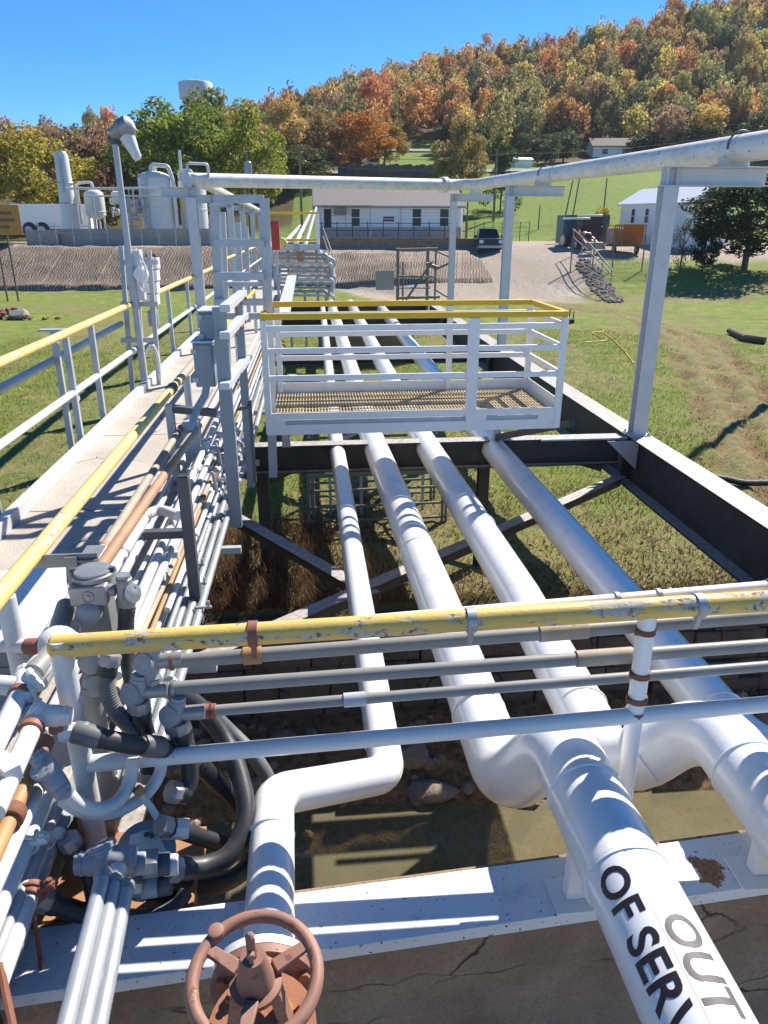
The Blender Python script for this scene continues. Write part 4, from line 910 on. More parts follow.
for u in (253, 694, 470):
    q = a0.lerp(a1, (ay(u, 630, NY).x - a0.x) / (a1.x - a0.x)); mb = MB(); mb.tube([q - Vector((.017, 0, 0)), q + Vector((.017, 0, 0))], .05, 18); mb.bar(q + Vector((0, -.02, -.03)), q + Vector((0, -.0, -.1)), .02, .02); mb.build('clamp', 'rust_clamp' if u == 253 else 'galv', t)
CY2 = NY + .075
def cross_conduit(label, u0, v0, u1, v1, r, mat, bands=()):
    t = thing('conduit', label, 'conduit', ay(u0, v0, CY2)); q0, q1 = ay(u0, v0, CY2), ay(u1, v1, CY2); q1 = q0 + (q1 - q0) * 1.45
    mb = MB(); mb.tube([q0, q1], r, 16); mb.build('tube', mat, t)
    for u, m, w in bands:
        f = (ay(u, v0, CY2).x - q0.x) / (q1.x - q0.x); c = q0.lerp(q1, f); d = (q1 - q0).normalized()
        mb = MB(); mb.lathe(c, d, [(-w, r), (-w, r + .007), (w, r + .007), (w, r)], 16); mb.build('coupling', m, t)
    return t
cross_conduit('white conduit running just behind the yellow top rail of the guard rail', 190, 637, 768, 587, .027, 'white', ((612, 'galv', .008), (652, 'galv', .008), (758, 'darkgrey', .008)))
g1 = cross_conduit('grey cross conduit directly beneath the yellow top rail', 166, 662, 768, 616, .029, 'grey_pipe', ((172, 'rust_clamp', .006), (253, 'ochre', .035), (560, 'tan', .1)))
g2 = cross_conduit('second grey cross conduit below the yellow top rail, with tan stains', 152, 690, 768, 645, .028, 'grey_pipe', ((174, 'alu', .006), (600, 'tan', .12)))
g3 = cross_conduit('slimmest grey cross conduit, with a rust-brown coupling at its left end', 186, 713, 768, 666, .023, 'grey_pipe', ((207, 'rust_clamp', .02), (213, 'rust_clamp', .012), (355, 'steel', .045)))

# ------------------------------------------------------------------ fittings
def collar(p, d, r, L, name, mat, parent, hexa=False):
    d = Vector(d).normalized(); mb = MB(); mb.lathe(Vector(p) - d * L / 2, d, [(0, r * .92), (L * .12, r), (L * .88, r), (L, r * .92)], 8 if hexa else 18); return mb.build(name, mat, parent)
def outlet(p, axis, face, r, mat, parent, L=.1):
    """cast conduit outlet body: barrel along the axis with a round screwed cover on one side"""
    p, axis, face = Vector(p), Vector(axis).normalized(), Vector(face).normalized(); r *= .88
    mb = MB(); mb.lathe(p - axis * L / 2, axis, [(0, r * .8), (L * .15, r), (L * .85, r), (L, r * .8)], 18); b = mb.build('outlet_body', mat, parent)
    mb = MB(); mb.lathe(p + face * r * .35, face, [(0, r * .96), (r * .55, r * 1.0), (r * .58, r * 1.16), (r * .72, r * 1.17), (r * .74, r * 1.1), (r * .78, r * 1.1), (r * .80, r * 1.17), (r * .95, r * 1.14), (r * .99, r * .98), (r * .96, r * .55), (r * 1.03, r * .4)], 24)
    a_ = face.cross(axis).normalized() if face.cross(axis).length > .1 else face.cross(Vector((1, 0, 0))).normalized(); b_ = face.cross(a_)
    for k in range(4): an = .785 + k * PI / 2; mb.lathe(p + face * r * 1.28 + (a_ * math.cos(an) + b_ * math.sin(an)) * r * .78, face, [(0, r * .13), (r * .1, r * .13)], 6)
    mb.build('cover', mat, b)
    for s_ in (-1, 1):
        mb = MB(); mb.lathe(p + axis * s_ * (L / 2 - .004), axis * s_, [(0, r * .86), (.004, r * .93), (.012, r * .93), (.016, r * .82), (.03, r * .80)], 8); mb.build('hub', mat, b)
    return b
def run(label, pts, r, mat, fil=.06, cat='conduit', name='conduit', seg=14, group=None):
    t = thing(name, label, cat, pts[0], group); mb = MB(); mb.tube(pts, r, seg, fil=fil); mb.build('tube', mat, t); return t
def hose(label, pts, r, mat, ends=True, ribs=False):
    t = thing('hose', label, 'hose', pts[0]); P = spline(pts, 10); mb = MB()
    if ribs:
        Q = []; 
        for a, b in zip(P[:-1], P[1:]): Q += [a, a.lerp(b, .5)]
        Q.append(P[-1]); mb.tube(Q, [r * (1.0 if i % 2 else .93) for i in range(len(Q))], 16)
    else: mb.tube(P, r, 16)
    mb.build('tube', mat, t)
    if ends:
        for a, b in ((P[0], P[2]), (P[-1], P[-3])): collar(a, b - a, r * 1.22, .05, 'coupling', 'alu', t, True); collar(a + (b - a).normalized() * .04, b - a, r * 1.1, .05, 'ferrule', 'rubber', t)
    return t

# conduits along the bridge, right edge of the rack
RZ = .02
rc = []
for lab, n0, n1, end in (('left one of the four bright conduits on the right edge of the rack', (165.5, 629), (221, 470), 13), ('second from the left of the four bright conduits on the right edge of the rack', (175.6, 629), (227.5, 470), 13), ('third from the left of the four bright conduits on the right edge of the rack', (185, 629), (234, 470), 13)):
    p, q = az(*n0, RZ), az(*n1, RZ); s = (q - p) / (q.y - p.y)
    rc.append(run(lab, [p + s * (2.62 - p.y), p + s * (end - p.y)], .0245, 'galv', 0))
p, q = az(195.6, 625, RZ), az(236, 486, RZ); s = (q - p) / (q.y - p.y)
o = az(249, 458, RZ); rc.append(run('outermost conduit of the four on the rack edge, bending right past a rusty coupling', [p + s * (2.62 - p.y), q, o, o + Vector((.02, .5, .1)), o + Vector((.02, 5, .1))], .0255, 'galv', .12))
collar(o + Vector((0, .02, 0)), (0, 1, .1), .04, .12, 'coupling', 'rust', rc[-1])
for i, (u, v) in enumerate(((196, 554), (200, 568), (202, 587), (206, 611))):
    q = az(u, v, RZ); mb = MB(); mb.bar(q + Vector((-.07, 0, .028)), q + Vector((.035, 0, .028)), .02, .012); mb.tube([q + Vector((.02, 0, .02)), q + Vector((.02, 0, .07))], .008, 8); mb.build('clamp', 'galv', rc[i])
# tan, brown and white pipes of the middle rack
ZM = .55
def yrun(label, n0, n1, z, y0, y1, r, mat, **k):
    p, q = az(*n0, z), az(*n1, z); s = (q - p) / (q.y - p.y); return run(label, [p + s * (y0 - p.y), p + s * (y1 - p.y)], r, mat, 0, **k), p, s
t1, p, s = yrun('tan weathered pipe alongside the yellow inner rail, grey at its near end', (104, 548), (173, 440), ZM, 3.9, 6.55, .029, 'tan')
mb = MB(); mb.tube([p + s * (2.9 - p.y), p + s * (3.9 - p.y)], .030, 14); mb.build('near_length', 'white_cond', t1); collar(p + s * (3.92 - p.y), s, .034, .05, 'coupling', 'brown', t1); collar(p + s * (6.3 - p.y), s, .036, .08, 'coupling', 'darkgrey', t1)
t1, p, s = yrun('warm brown pipe running beside the tan one in the middle of the rack', (104, 562), (188.5, 440), ZM, 2.95, 6.6, .034, 'brown')
collar(p + s * (5.6 - p.y), s, .038, .03, 'coupling', 'tan', t1)
mb = MB(); mb.tube([p + s * (5.6 - p.y), p + s * (6.62 - p.y)], .0345, 14); mb.build('far_length', 'tan', t1)
P0, P1 = az(100, 590, .45), az(145, 517, .45); P2 = az(152, 511, .45); P3 = az(178, 516, .45)
t1 = run('fat white conduit turning right with a sharp elbow beside the dark square post', [P0 + (P0 - P1) * .25, P1, P2 + Vector((.03, .05, 0)), P3], .035, 'white_cond', .07); collar(P1, P1 - P0, .043, .07, 'coupling', 'alu', t1); collar(P0.lerp(P1, .45), P1 - P0, .039, .03, 'coupling', 'galv', t1)
for lab, n0, n1, z, y0, y1, r, mat, cl in (
    ('white conduit with brown bands left of the two bright ones behind the square post', (186.5, 489), (203, 451), .38, 3.0, 8.2, .028, 'white_cond', ((5.2, 'rust_clamp'), (5.8, 'galv'), (6.6, 'galv'))),
    ('slimmer white conduit right of the brown banded one', (193, 497), (210, 457), .36, 2.9, 9, .024, 'white_cond', ((5.0, 'rust_clamp'), (5.5, 'alu'), (6.2, 'galv'))),
    ('rusty ochre conduit among the white ones right of the square post', (188, 530), (216, 468), .22, 3.0, 8.5, .019, 'tan', ((5.6, 'rust'),)),
    ('white conduit with a short tee stub right of the round white conduit cap', (141, 596), (157, 556), .30, 2.75, 6.4, .027, 'white_cond', ((4.1, 'galv'),)),
    ('white conduit lowest in the rack, emerging below the fat white one', (134, 628), (146, 605), .20, 2.7, 7.5, .026, 'white_cond', ((3.4, 'galv'),)),
    ('wide flat looking pale conduit under the brown pipe', (150, 490), (184, 432), .28, 3.0, 9.5, .05, 'galv', ()),
    ('pale conduit against the deck edge under the tan pipe', (110, 600), (178, 470), .08, 2.9, 12, .03, 'white_cond', ()),
    ('thin grey conduit deep in the rack between white neighbours', (178, 540), (208, 478), .05, 2.8, 12, .02, 'grey_pipe', ((5, 'rust'), (7, 'galv'))),
    ('thin pale conduit hugging the left of the bright four', (168, 600), (214, 480), .08, 2.8, 12, .017, 'white_cond', ((6, 'rust_clamp'), (8, 'galv')))):
    t1, p, s = yrun(lab, n0, n1, z, y0, y1, r, mat)
    for yy, m in cl: collar(p + s * (yy - p.y), s, r * 1.35, .07, 'coupling', m, t1, m == 'galv')
    if 'tee stub' in lab: c = az(148, 577, .30); mb = MB(); mb.tube([c, c + Vector((.1, 0, 0))], .026, 14); mb.build('stub', 'white_cond', t1); c = az(160, 554, .30); mb = MB(); mb.tube([c, c + Vector((.12, -.02, 0))], .026, 14); mb.build('stub', 'white_cond', t1)
for lab, u1, z, r, mat, n in (
    ('slim white conduit with many threaded couplings, one of the crowd left of the bright four', 208, .30, .016, 'white_cond', 7),
    ('slim grey conduit dotted with pale hex couplings in the middle of the rack', 213, .24, .019, 'galv', 6),
    ('thin brown streaked conduit in the crowd beneath the cabinets', 219, .18, .014, 'ochre', 3),
    ('narrow pale conduit under the side arm of the cabinet stand', 224, .16, .02, 'white_cond', 6),
    ('narrow grey conduit nearest the bright four beneath the cabinet stand', 229, .12, .016, 'galv', 5),
    ('thin white conduit passing behind the dark square post', 196, .34, .018, 'white_cond', 5)):
    q = az(u1, 462, z); x_ = q.x; t1 = run(lab, [Vector((x_ - .03, 3.0 + .15 * n, z - .02)), Vector((x_, q.y, z)), Vector((x_ + .03, 14, z + .03))], r, mat, 0); rr = random.Random(n * 7 + u1)
    for k in range(n): yy = rr.uniform(3.8, 11); collar((x_ - .03 + .06 * (yy - 3.5) / 10, yy, z + .0), (0, 1, 0), r * rr.uniform(1.35, 1.7), rr.uniform(.04, .11), 'coupling', rr.choice(['galv', 'rust_clamp', 'alu', 'white_cond', 'brown']), t1, rr.random() < .5)
rr = random.Random(31)
for k, (u, v, z) in enumerate(((205, 447, .40), (212, 432, .42), (199, 470, .34), (221, 462, .22), (230, 440, .22), (214, 478, .2))):
    c = az(u, v, z); t1 = thing('conduit_tee', ['white cast tee with a round cap under the lower cabinet', 'pale cast elbow under the cabinet stand, highest of the small fittings', 'white cast tee just beyond the dark square post', 'small grey outlet between the slim conduits under the cabinets', 'small grey outlet beside the far post of the cabinet stand', 'rust flecked tee low in the rack beyond the dark square post'][k], 'conduit fitting', c)
    outlet(c, (0, 1, .05), (.6 - .2 * (k % 3), -.5, .6), .034, ['alu_white', 'alu_white', 'white_cond', 'alu', 'alu', 'rust_clamp'][k], t1, .11); mb = MB(); mb.tube([c, c + Vector((.11, 0, -.02)), c + Vector((.13, .0, -.2))], .016, 10, fil=.04); mb.build('branch', 'white_cond' if k % 2 else 'galv', t1); mb = MB(); mb.tube([c, c - Vector((0, .3, .02))], .018, 10); mb.build('nipple', 'white_cond', t1)
# supports of the rack
def square_post(label, u, vt, vb, Y, w, mat, zb=-.15):
    p, q = ay(u, vt, Y), ay(u, vb, Y); t = thing('rack_post', label, 'post', (p.x, Y, zb)); mb = MB(); mb.bar((p.x, Y, zb), (p.x, Y, p.z), w, w); mb.build('post', mat, t, bevel=.003)
    mb = MB(); mb.box(p.x - w * .45, p.x + w * .45, Y - w * .45, Y + w * .45, p.z + .0005, p.z + .006); mb.build('cap', 'dark', t); return t, p
t1, p = square_post('dark grey square steel post standing free among the conduits', 183, 476, 590, 4.25, .068, 'darkgrey')
mb = MB(); mb.bar((p.x - .28, 4.3, .46), (p.x - .035, 4.3, .46), .06, .05); mb.build('arm', 'darkgrey', t1)
for y, z in ((3.6, -.02), (5.2, -.02), (7.4, -.02), (9.6, -.02), (12, -.02)):
    x0 = -1.1; mb = MB(); mb.bar((x0, y, z - .045), (-.6, y, z - .045), .05, .05)
    tag(mb.build('rack_channel', 'steel'), f"grey steel channel across the conduit rack, {dict([(3.6, 'nearest to the guard rail'), (5.2, 'just beyond the dark square post'), (7.4, 'beneath the grey cabinets'), (9.6, 'just past the grey cabinets'), (12, 'farthest beyond the platform')])[y]}", 'channel')
t1 = thing('rack_bracket', 'pale grey angle bracket holding the tan and brown pipes below the cabinets', 'bracket', (-1.1, 6.4, 0))
q0, q1 = ay(166, 408, 6.45), ay(217, 413, 6.45)
mb = MB(); mb.bar(q0, q1, .08, .06); mb.build('beam', 'darkgrey', t1); mb = MB(); mb.box(q0.x, q0.x + .06, 6.4, 6.5, -.1, q0.z + .03); mb.build('leg', 'steel', t1)
q2 = ay(191, 420, 6.5); mb = MB(); mb.box(q2.x - .07, q2.x + .07, 6.44, 6.56, -.1, q2.z); mb.build('leg', 'steel', t1)

# cabinets on their frame
t1 = thing('cabinet_stand', 'grey strut frame of dark posts and pale channels carrying the two cabinets', 'frame', (-.7, 6.2, -.1))
A0 = ay(219, 307, 5.75); mb = MB(); mb.bar((A0.x, 5.75, -.1), (A0.x, 5.75, A0.z), .1, .06); mb.build('post', 'cabinet', t1, bevel=.003)
B1 = ay(238, 296, 6.75); mb = MB(); mb.bar((B1.x, 6.75, -.1), (B1.x, 6.75, B1.z), .07, .06); mb.build('post', 'cabinet', t1, bevel=.003)
for vt in (307, 334, 384):
    q = ay(222, vt, 5.7); mb = MB(); mb.bar((q.x + .03, 5.6, q.z), (B1.x + .03, 6.9, q.z), .075, .05); mb.build('channel', 'steel_white', t1, bevel=.002)
    for k in range(3):
        c = Vector((q.x + .09, 5.8 + .4 * k, q.z - .02)); mb = MB(); mb.lathe(c, (1, 0, 0), [(0, .014), (.02, .014)], 8); mb.build('bolt', 'rust_clamp', t1)
q = ay(250, 406, 6.3); mb = MB(); mb.bar((A0.x + .04, 6.2, q.z), (q.x, 6.3, q.z), .03, .03); mb.bar((q.x, 6.3, q.z + .05), (q.x, 6.3, .1), .03, .03); mb.build('side_arm', 'darkgrey', t1)
def cabinet(label, u0, v0, u1, v1, Y, d, mat='cabinet'):
    a, b = ay(u0, v0, Y), ay(u1, v1, Y); t = thing('cabinet', label, 'cabinet', ((a.x + b.x) / 2, Y, b.z)); mb = MB(); mb.box(a.x, b.x, Y, Y + d, b.z, a.z); mb.build('body', mat, t, bevel=.008)
    mb = MB(); mb.box(a.x + .012, b.x - .012, Y - .014, Y - .001, b.z + .015, a.z - .015); mb.build('door', mat, t, bevel=.004)
    mb = MB(); mb.box(a.x - .008, b.x + .008, Y - .02, Y + d + .01, a.z + .001, a.z + .012); mb.build('lid', 'steel_white', t)
    for f in (.18, .82):
        z = b.z + (a.z - b.z) * f; mb = MB(); mb.box(a.x - .012, a.x + .03, Y - .024, Y - .0145, z - .018, z + .018); mb.build('latch', 'galv', t)
    return t
cabinet('upper grey steel cabinet on the strut frame beside the walkway', 198, 312, 216, 341, 5.9, .34)
cabinet('lower and wider grey steel cabinet on the strut frame beside the walkway', 192, 343, 216, 387, 5.82, .30)
run('short conduit leaving the bottom of the lower cabinet, its sky-blue shade painted in', [ay(207, 384, 5.95), ay(205, 395, 5.95), ay(197, 409, 5.95), ay(190, 430, 5.9)], .03, paint('sky_shade_conduit_paint', (.22, .30, .43), .4), .05)  # likely white pipe; blue of shade and sky reflection put into its colour

# bent frame just before the platform
t1 = thing('rack_bent', 'tall pale ladder-like steel frame at the left end of the platform', 'frame', (-.65, 7.3, -.2))
for u, v, zb in ((214, 205, -.1), (264, 198, -.2)):
    q = ay(u, v, 7.3); xb = -.92 if u == 214 else -.46
    mb = MB(); mb.hsec((xb, 7.35, zb), (q.x, 7.35, q.z), .085, .085, .01, (0, 1, 0)); mb.build('post', 'steel', t1)
for v, h, yy in ((199, .07, 7.35), (243, .07, 7.28), (276, .07, 7.28), (284, .04, 7.36), (302, .06, 7.28), (316, .06, 7.36)):
    q0, q1 = ay(214 if v != 284 else 226, v, yy), ay(264, v, yy); mb = MB(); mb.bar(q0, q1, .06, h); mb.build('rung', 'steel', t1, bevel=.002)
for lab, u, vt, vb, Y in (('slender grey upright right behind the ladder-like frame, left one', 222, 212, 300, 12), ('slender grey upright further behind the ladder-like frame', 238, 222, 290, 15), ('slender dark upright standing between the bent frame and the red box', 246, 226, 276, 19)):
    p, q = ay(u, vt, Y), ay(u, vb, Y); mb = MB(); mb.bar((q.x, Y, -.2), (p.x, Y, p.z), .1, .1); tag(mb.build('rack_upright', 'steel'), lab, 'post')

# ------------------------------------------------------------------ lamp pole and instrument stand outside the handrail
LX = -2.68
t1 = thing('lamp_pole', 'slim leaning pale pole with a hooded grey floodlight on top, left of the walkway', 'lamp', (LX + .2, 11, -.8))
q0, q1 = ay(146, 392, 11), ay(115, 143, 11)
mb = MB(); mb.tube([Vector((q0.x, 11, q0.z - .6)), q0, q1], [.05, .05, .04], 14); mb.build('pole', 'steel', t1)
mb = MB(); mb.lathe(q1 + Vector((-.03, 0, .10)), Vector((1, -.15, .42)), [(-.01, .05), (0, .075), (.12, .10), (.15, .13), (.27, .13), (.29, .11), (.32, .07)], 20); mb.build('lamp_housing', 'alu', t1)
c = q1 + Vector((.17, -.03, .07)); mb = MB(); mb.lathe(c, Vector((.40, -.2, -.88)), [(0, .10), (.05, .095), (.18, .07), (.27, .06), (.30, .04), (.305, .01)], 20); mb.build('lamp_lens', 'lens', t1)
mb = MB(); mb.tube([q1 - Vector((0, 0, .02)), q1 + Vector((0, 0, .08))], .055, 12); mb.build('bracket', 'darkgrey', t1)
t1 = thing('instrument_stand', 'pale grey strut stand with instruments and looping tubing outside the handrail', 'stand', (LX, 11.2, -.8))
for u in (128, 141, 156):
    q, b = ay(u - 7, 246 + (u - 128) * .15, 11.3), ay(u, 385, 11.3); mb = MB(); mb.bar((b.x, 11.3, -1.4), (q.x, 11.3, q.z), .06, .06); mb.build('upright', 'steel', t1)
for v in (262, 304, 340):
    mb = MB(); mb.bar(ay(121, v, 11.27), ay(158, v, 11.27), .05, .07); mb.build('crossbar', 'steel', t1)
q0, q1 = ay(125, 250, 11.1), ay(146, 300, 11.1); mb = MB(); mb.box(q0.x, q1.x, 11.02, 11.24, q1.z, q0.z); mb.build('instrument_box', 'steel_white', t1, bevel=.01)
c = ay(141, 274, 10.98); mb = MB(); mb.lathe(c, (0, -1, 0), [(-.04, .1), (.03, .1), (.05, .085)], 20); mb.build('gauge', 'white', t1)
mb = MB(); mb.tube(spline([ay(140, 255, 10.95), ay(146, 272, 10.9), ay(144, 292, 10.9), ay(138, 280, 10.9), ay(142, 262, 10.9)], 8), .016, 8); mb.build('tubing', 'white', t1)
mb = MB(); mb.tube(spline([ay(145, 352, 10.9), ay(152, 345, 10.9), ay(158, 358, 10.9), ay(160, 380, 10.9)], 8), .022, 8); mb.build('tubing', 'white', t1)
t1 = thing('relay_box', 'tall white enamelled box with shelves of square modules beside the instrument stand', 'box', (-2.2, 12, 0))
for k in range(4):
    q0, q1 = ay(144, 258 + 12.2 * k, 11.8), ay(157.5, 269 + 12.2 * k, 11.8); mb = MB(); mb.box(q0.x, q1.x, 11.8, 12.05, q1.z, q0.z); mb.build('module', 'white', t1, bevel=.008)
q0, q1 = ay(147, 311, 11.85), ay(158, 326, 11.85); mb = MB(); mb.box(q0.x, q1.x, 11.85, 12, q1.z, q0.z); mb.build('lower_box', 'cabinet', t1, bevel=.008)
mb = MB(); mb.tube([ay(146, 257, 11.9), ay(148, 254, 11.9), ay(155, 255, 11.9), ay(157, 262, 11.9)], .025, 8, fil=.05); mb.build('top_hoop', 'rust', t1)
q = ay(158, 360, 11.95); mb = MB(); mb.bar((q.x, 11.95, -1), (q.x, 11.95, ay(158, 300, 11.95).z), .06, .06); mb.build('stand', 'steel', t1)

# ------------------------------------------------------------------ junction boxes, hoses and conduits of the near left corner
t1 = thing('junction_box', 'square grey cast junction box with a round screwed lid behind the guard rail corner', 'junction box', ay(85, 600, 2.9))
q0, q1 = ay(67, 588, 2.82), ay(108, 606, 2.82); mb = MB(); mb.box(q0.x, q1.x, 2.82, 3.02, q1.z, q0.z); mb.build('body', 'alu', t1, bevel=.008)
c = Vector(((q0.x + q1.x) / 2 + .005, 2.92, q0.z)); mb = MB(); mb.lathe(c + SD * .001, (0, 0, 1), [(0, .088), (.02, .088), (.024, .078), (.034, .076), (.037, .06)], 28); mb.build('lid', 'alu', t1)
for s in (-1, 1): mb = MB(); mb.box(c.x + s * .08 - .012, c.x + s * .08 + .012, c.y - .01, c.y + .01, c.z + .025, c.z + .042); mb.build('lug', 'darkgrey', t1)
c = Vector(((q0.x + q1.x) / 2, 2.82, (q0.z + q1.z) / 2)); mb = MB(); mb.torus(c, (0, 1, 0), .024, .004, 24, 8); mb.lathe(c + Vector((0, .002, 0)), (0, -1, 0), [(0, .009), (.006, .009)], 12); mb.build('plug', 'alu', t1)
mb = MB(); mb.box(c.x - .075, c.x + .06, 2.87, 2.99, q1.z - .19, q1.z - .001); mb.build('neck', 'alu', t1, bevel=.01)
c = ay(87, 619, 2.80); mb = MB(); mb.lathe(c + Vector((0, .06, 0)), (0, -1, .35), [(0, .05), (.05, .052), (.06, .045), (.07, .02)], 22); mb.build('side_cap', 'alu_blue', t1)
t1 = thing('angle_bracket', 'grey flat steel angle joining the yellow rail end to the square junction box', 'bracket', ay(60, 560, 3.05))
mb = MB(); mb.box(ay(26, 560, 3.05).x, ay(98, 560, 3.05).x, 3.05, 3.06, ay(50, 568, 3.05).z, ay(50, 555, 3.05).z); mb.box(ay(64, 560, 3.03).x, ay(76, 560, 3.03).x, 3.035, 3.049, ay(70, 590, 3.03).z, ay(70, 558, 3.03).z); mb.box(ay(76, 560, 3.03).x, ay(96, 560, 3.03).x, 3.03, 3.20, ay(80, 562, 3.03).z, ay(80, 561, 3.03).z); mb.build('plate', 'alu', t1)
# round dome box
t1 = thing('round_junction_box', 'round white domed junction box just left of the guard rail corner', 'junction box', ay(62, 640, 2.66))
c = ay(60, 645, 2.68); d = Vector((.30, -.35, .75)).normalized(); mb = MB(); mb.lathe(c - d * .045, d, [(0, .07), (.01, .082), (.06, .084), (.075, .076), (.095, .055), (.105, .02)], 28); mb.build('body', 'alu_white', t1)
for dx in (-1, 1): collar(c + Vector((dx * .1, 0, -.0)), (1, 0, 0), .034, .07, 'hub', 'white_cond' if dx > 0 else 'rust_clamp', t1)
mb = MB(); mb.tube([c + Vector((-.13, 0, 0)), c + Vector((-.34, .1, -.04))], .028, 14); mb.build('stub', 'white_cond', t1)
# outlet with upright hose, right of the square box
t1 = thing('conduit_outlet', 'cast elbow outlet with a pale round cover, its black hose dropping behind the yellow rail', 'conduit fitting', ay(128, 592, 2.9))
c = ay(126, 594, 2.86); outlet(c, (0, 0, 1), (.75, -.5, .3), .042, 'alu', t1, .13); mb = MB(); mb.tube([c + Vector((-.04, .0, .02)), c + Vector((-.16, 0, .03))], .026, 14); mb.build('nipple', 'alu', t1)
P = spline([c + Vector((0, 0, -.06)), ay(126, 625, 2.84), ay(128, 660, 2.78), ay(136, 700, 2.66)], 8); mb = MB(); mb.tube(P, .034, 16); mb.build('hose', 'rubber', t1)
# blue-grey pairs of round bosses under the rail
t1 = thing('twin_outlet', 'two stacked round blue-grey conduit bosses just right of the corner post', 'conduit fitting', ay(91, 672, 2.6))
for u, v in ((88, 661), (92, 684)):
    c = ay(u, v, 2.62); mb = MB(); mb.lathe(c + Vector((0, .09, -.04)), Vector((.15, -1, .45)), [(0, .055), (.07, .058), (.1, .054), (.11, .035), (.118, .034), (.12, .015)], 24); mb.build('boss', 'alu_blue', t1)
c = ay(91, 700, 2.64); mb = MB(); mb.tube([c + Vector((0, 0, .08)), c + Vector((.02, 0, -.6))], .045, 16); mb.build('pipe', 'grey_pipe', t1)
# left unions and their conduits
def lpipe(label, u0, v0, u1, v1, z, r, mat, ext=.25, **k):
    p, q = az(u0, v0, z), az(u1, v1, z); d = (q - p); return run(label, [p, q + d * ext], r, mat, 0, **k), p, q
t1 = thing('conduit_union', 'chipped white conduit union with a short side arm at the left edge of the picture', 'conduit', ay(22, 685, 2.42))
c = ay(24, 686, 2.42); outlet(c, (.25, -1, -.2), (.8, .35, .4), .046, 'alu_white', t1, .13)
mb = MB(); mb.tube([c + Vector((-.02, 0, .0)), c + Vector((-.3, .02, .03))], .036, 14); mb.build('side_arm', 'white_cond', t1)
q = az(-12, 760, c.z - .03); mb = MB(); mb.tube([c, q, q + (q - c) * .6], .034, 16); mb.build('tube', 'white_cond', t1); collar(c.lerp(q, .12), q - c, .042, .03, 'coupling', 'rust_clamp', t1)
q = ay(52, 652, 2.62); q2 = ay(66, 606, 2.98); mb = MB(); mb.tube([c + Vector((.02, .05, .02)), q, q2], .040, 16); mb.build('upper_tube', 'grey_pipe', t1); collar(c.lerp(q, .45), q - c, .047, .09, 'coupling', 'white_cond', t1)
mb = MB(); mb.bar(az(0, 760, c.z - .06), az(14, 775, c.z - .05), .05, .05); mb.build('clamp', 'alu_white', t1)
t1 = thing('conduit_elbow', 'white cast conduit elbow feeding a black hose that crosses behind the corner post', 'conduit', ay(38, 718, 2.3))
c = ay(38, 716, 2.32); outlet(c + Vector((.02, 0, 0)), (1, 0, -.08), (-.8, .1, .6), .046, 'alu_white', t1, .14)
q = az(-6, 812, c.z - .02); mb = MB(); mb.tube([c, q], .034, 16); mb.build('tube', 'white_cond', t1); collar(c.lerp(q, .16), q - c, .043, .03, 'coupling', 'rust_clamp', t1)
c2 = ay(58, 726, 2.33); collar(c2, (1, 0, -.1), .032, .05, 'coupling', 'rust_clamp', t1); c3 = ay(74, 732, 2.33); collar(c3, (1, .1, -.1), .036, .1, 'nipple', 'alu_white', t1, True)
P = spline([ay(80, 733, 2.33), ay(100, 738, 2.33), ay(130, 744, 2.36), ay(158, 747, 2.42), ay(172, 752, 2.5)], 8); mb = MB(); mb.tube(P, [.04] * 9 + [.037] * (len(P) - 9), 18); mb.build('hose', 'rubber', t1)
for k in (3, 22): collar(P[k], P[k + 1] - P[k], .043, .1, 'ferrule', 'rubber_grey', t1)
t1, p, q = lpipe('ochre primed pipe with a brick red coupling between two white conduits at the lower left', 40, 752, -4, 850, .42, .027, 'ochre'); collar(p + (p - q).normalized() * .02, p - q, .036, .09, 'coupling', 'valve', t1); collar(p.lerp(q, .68), p - q, .045, .05, 'clamp', 'rust', t1)
t1, p, q = lpipe('white conduit immediately right of the ochre pipe at the lower left', 44, 775, -2, 878, .36, .025, 'white_cond'); collar(p.lerp(q, .06), p - q, .037, .03, 'coupling', 'alu_white', t1)
def ubolt(p, d, r, parent, mat):
    d = Vector(d).normalized(); mb = MB(); mb.torus(p, d, r + .008, .008, 20, 8); mb.bar(p + Vector((r * .6, 0, r * .6)), p + Vector((r + .05, 0, r * .9)), .035, .02); mb.lathe(p + Vector((r + .03, 0, r * .8)), (0, 0, 1), [(0, .02), (.02, .02), (.021, .01), (.03, .01)], 10); return mb.build('clamp', mat, parent)
t1, p, q = lpipe('blue shaded white conduit below the cast elbows, held by a pale clamp', 50, 788, 0, 910, .16, .026, 'white_cond'); ubolt(p.lerp(q, .52), q - p, .03, t1, 'alu_white')
t1, p, q = lpipe('white conduit carrying a loose pale clamp, left of the three parallel conduits', 60, 800, 0, 945, .10, .025, 'galv'); ubolt(p.lerp(q, .33), q - p, .03, t1, 'alu_white')
t1, p, q = lpipe('white conduit ending in a rusty clamp at the bottom left corner', 32, 893, -3, 990, .08, .028, 'white_cond'); ubolt(p, q - p, .036, t1, 'rust_clamp'); collar(p, q - p, .042, .05, 'coupling', 'rust_clamp', t1)
t1, p, q = lpipe('shaded conduit between the loose clamp and the three parallel conduits', 58, 832, 20, 935, -.02, .025, 'galv')
outlet(az(58, 826, -.02), (.2, 1, 0), (.3, -.2, 1), .043, 'alu_blue', t1, .14); c = az(68, 846, -.04); collar(c, (.6, -.2, -.8), .042, .09, 'nipple', 'darkgrey', t1)
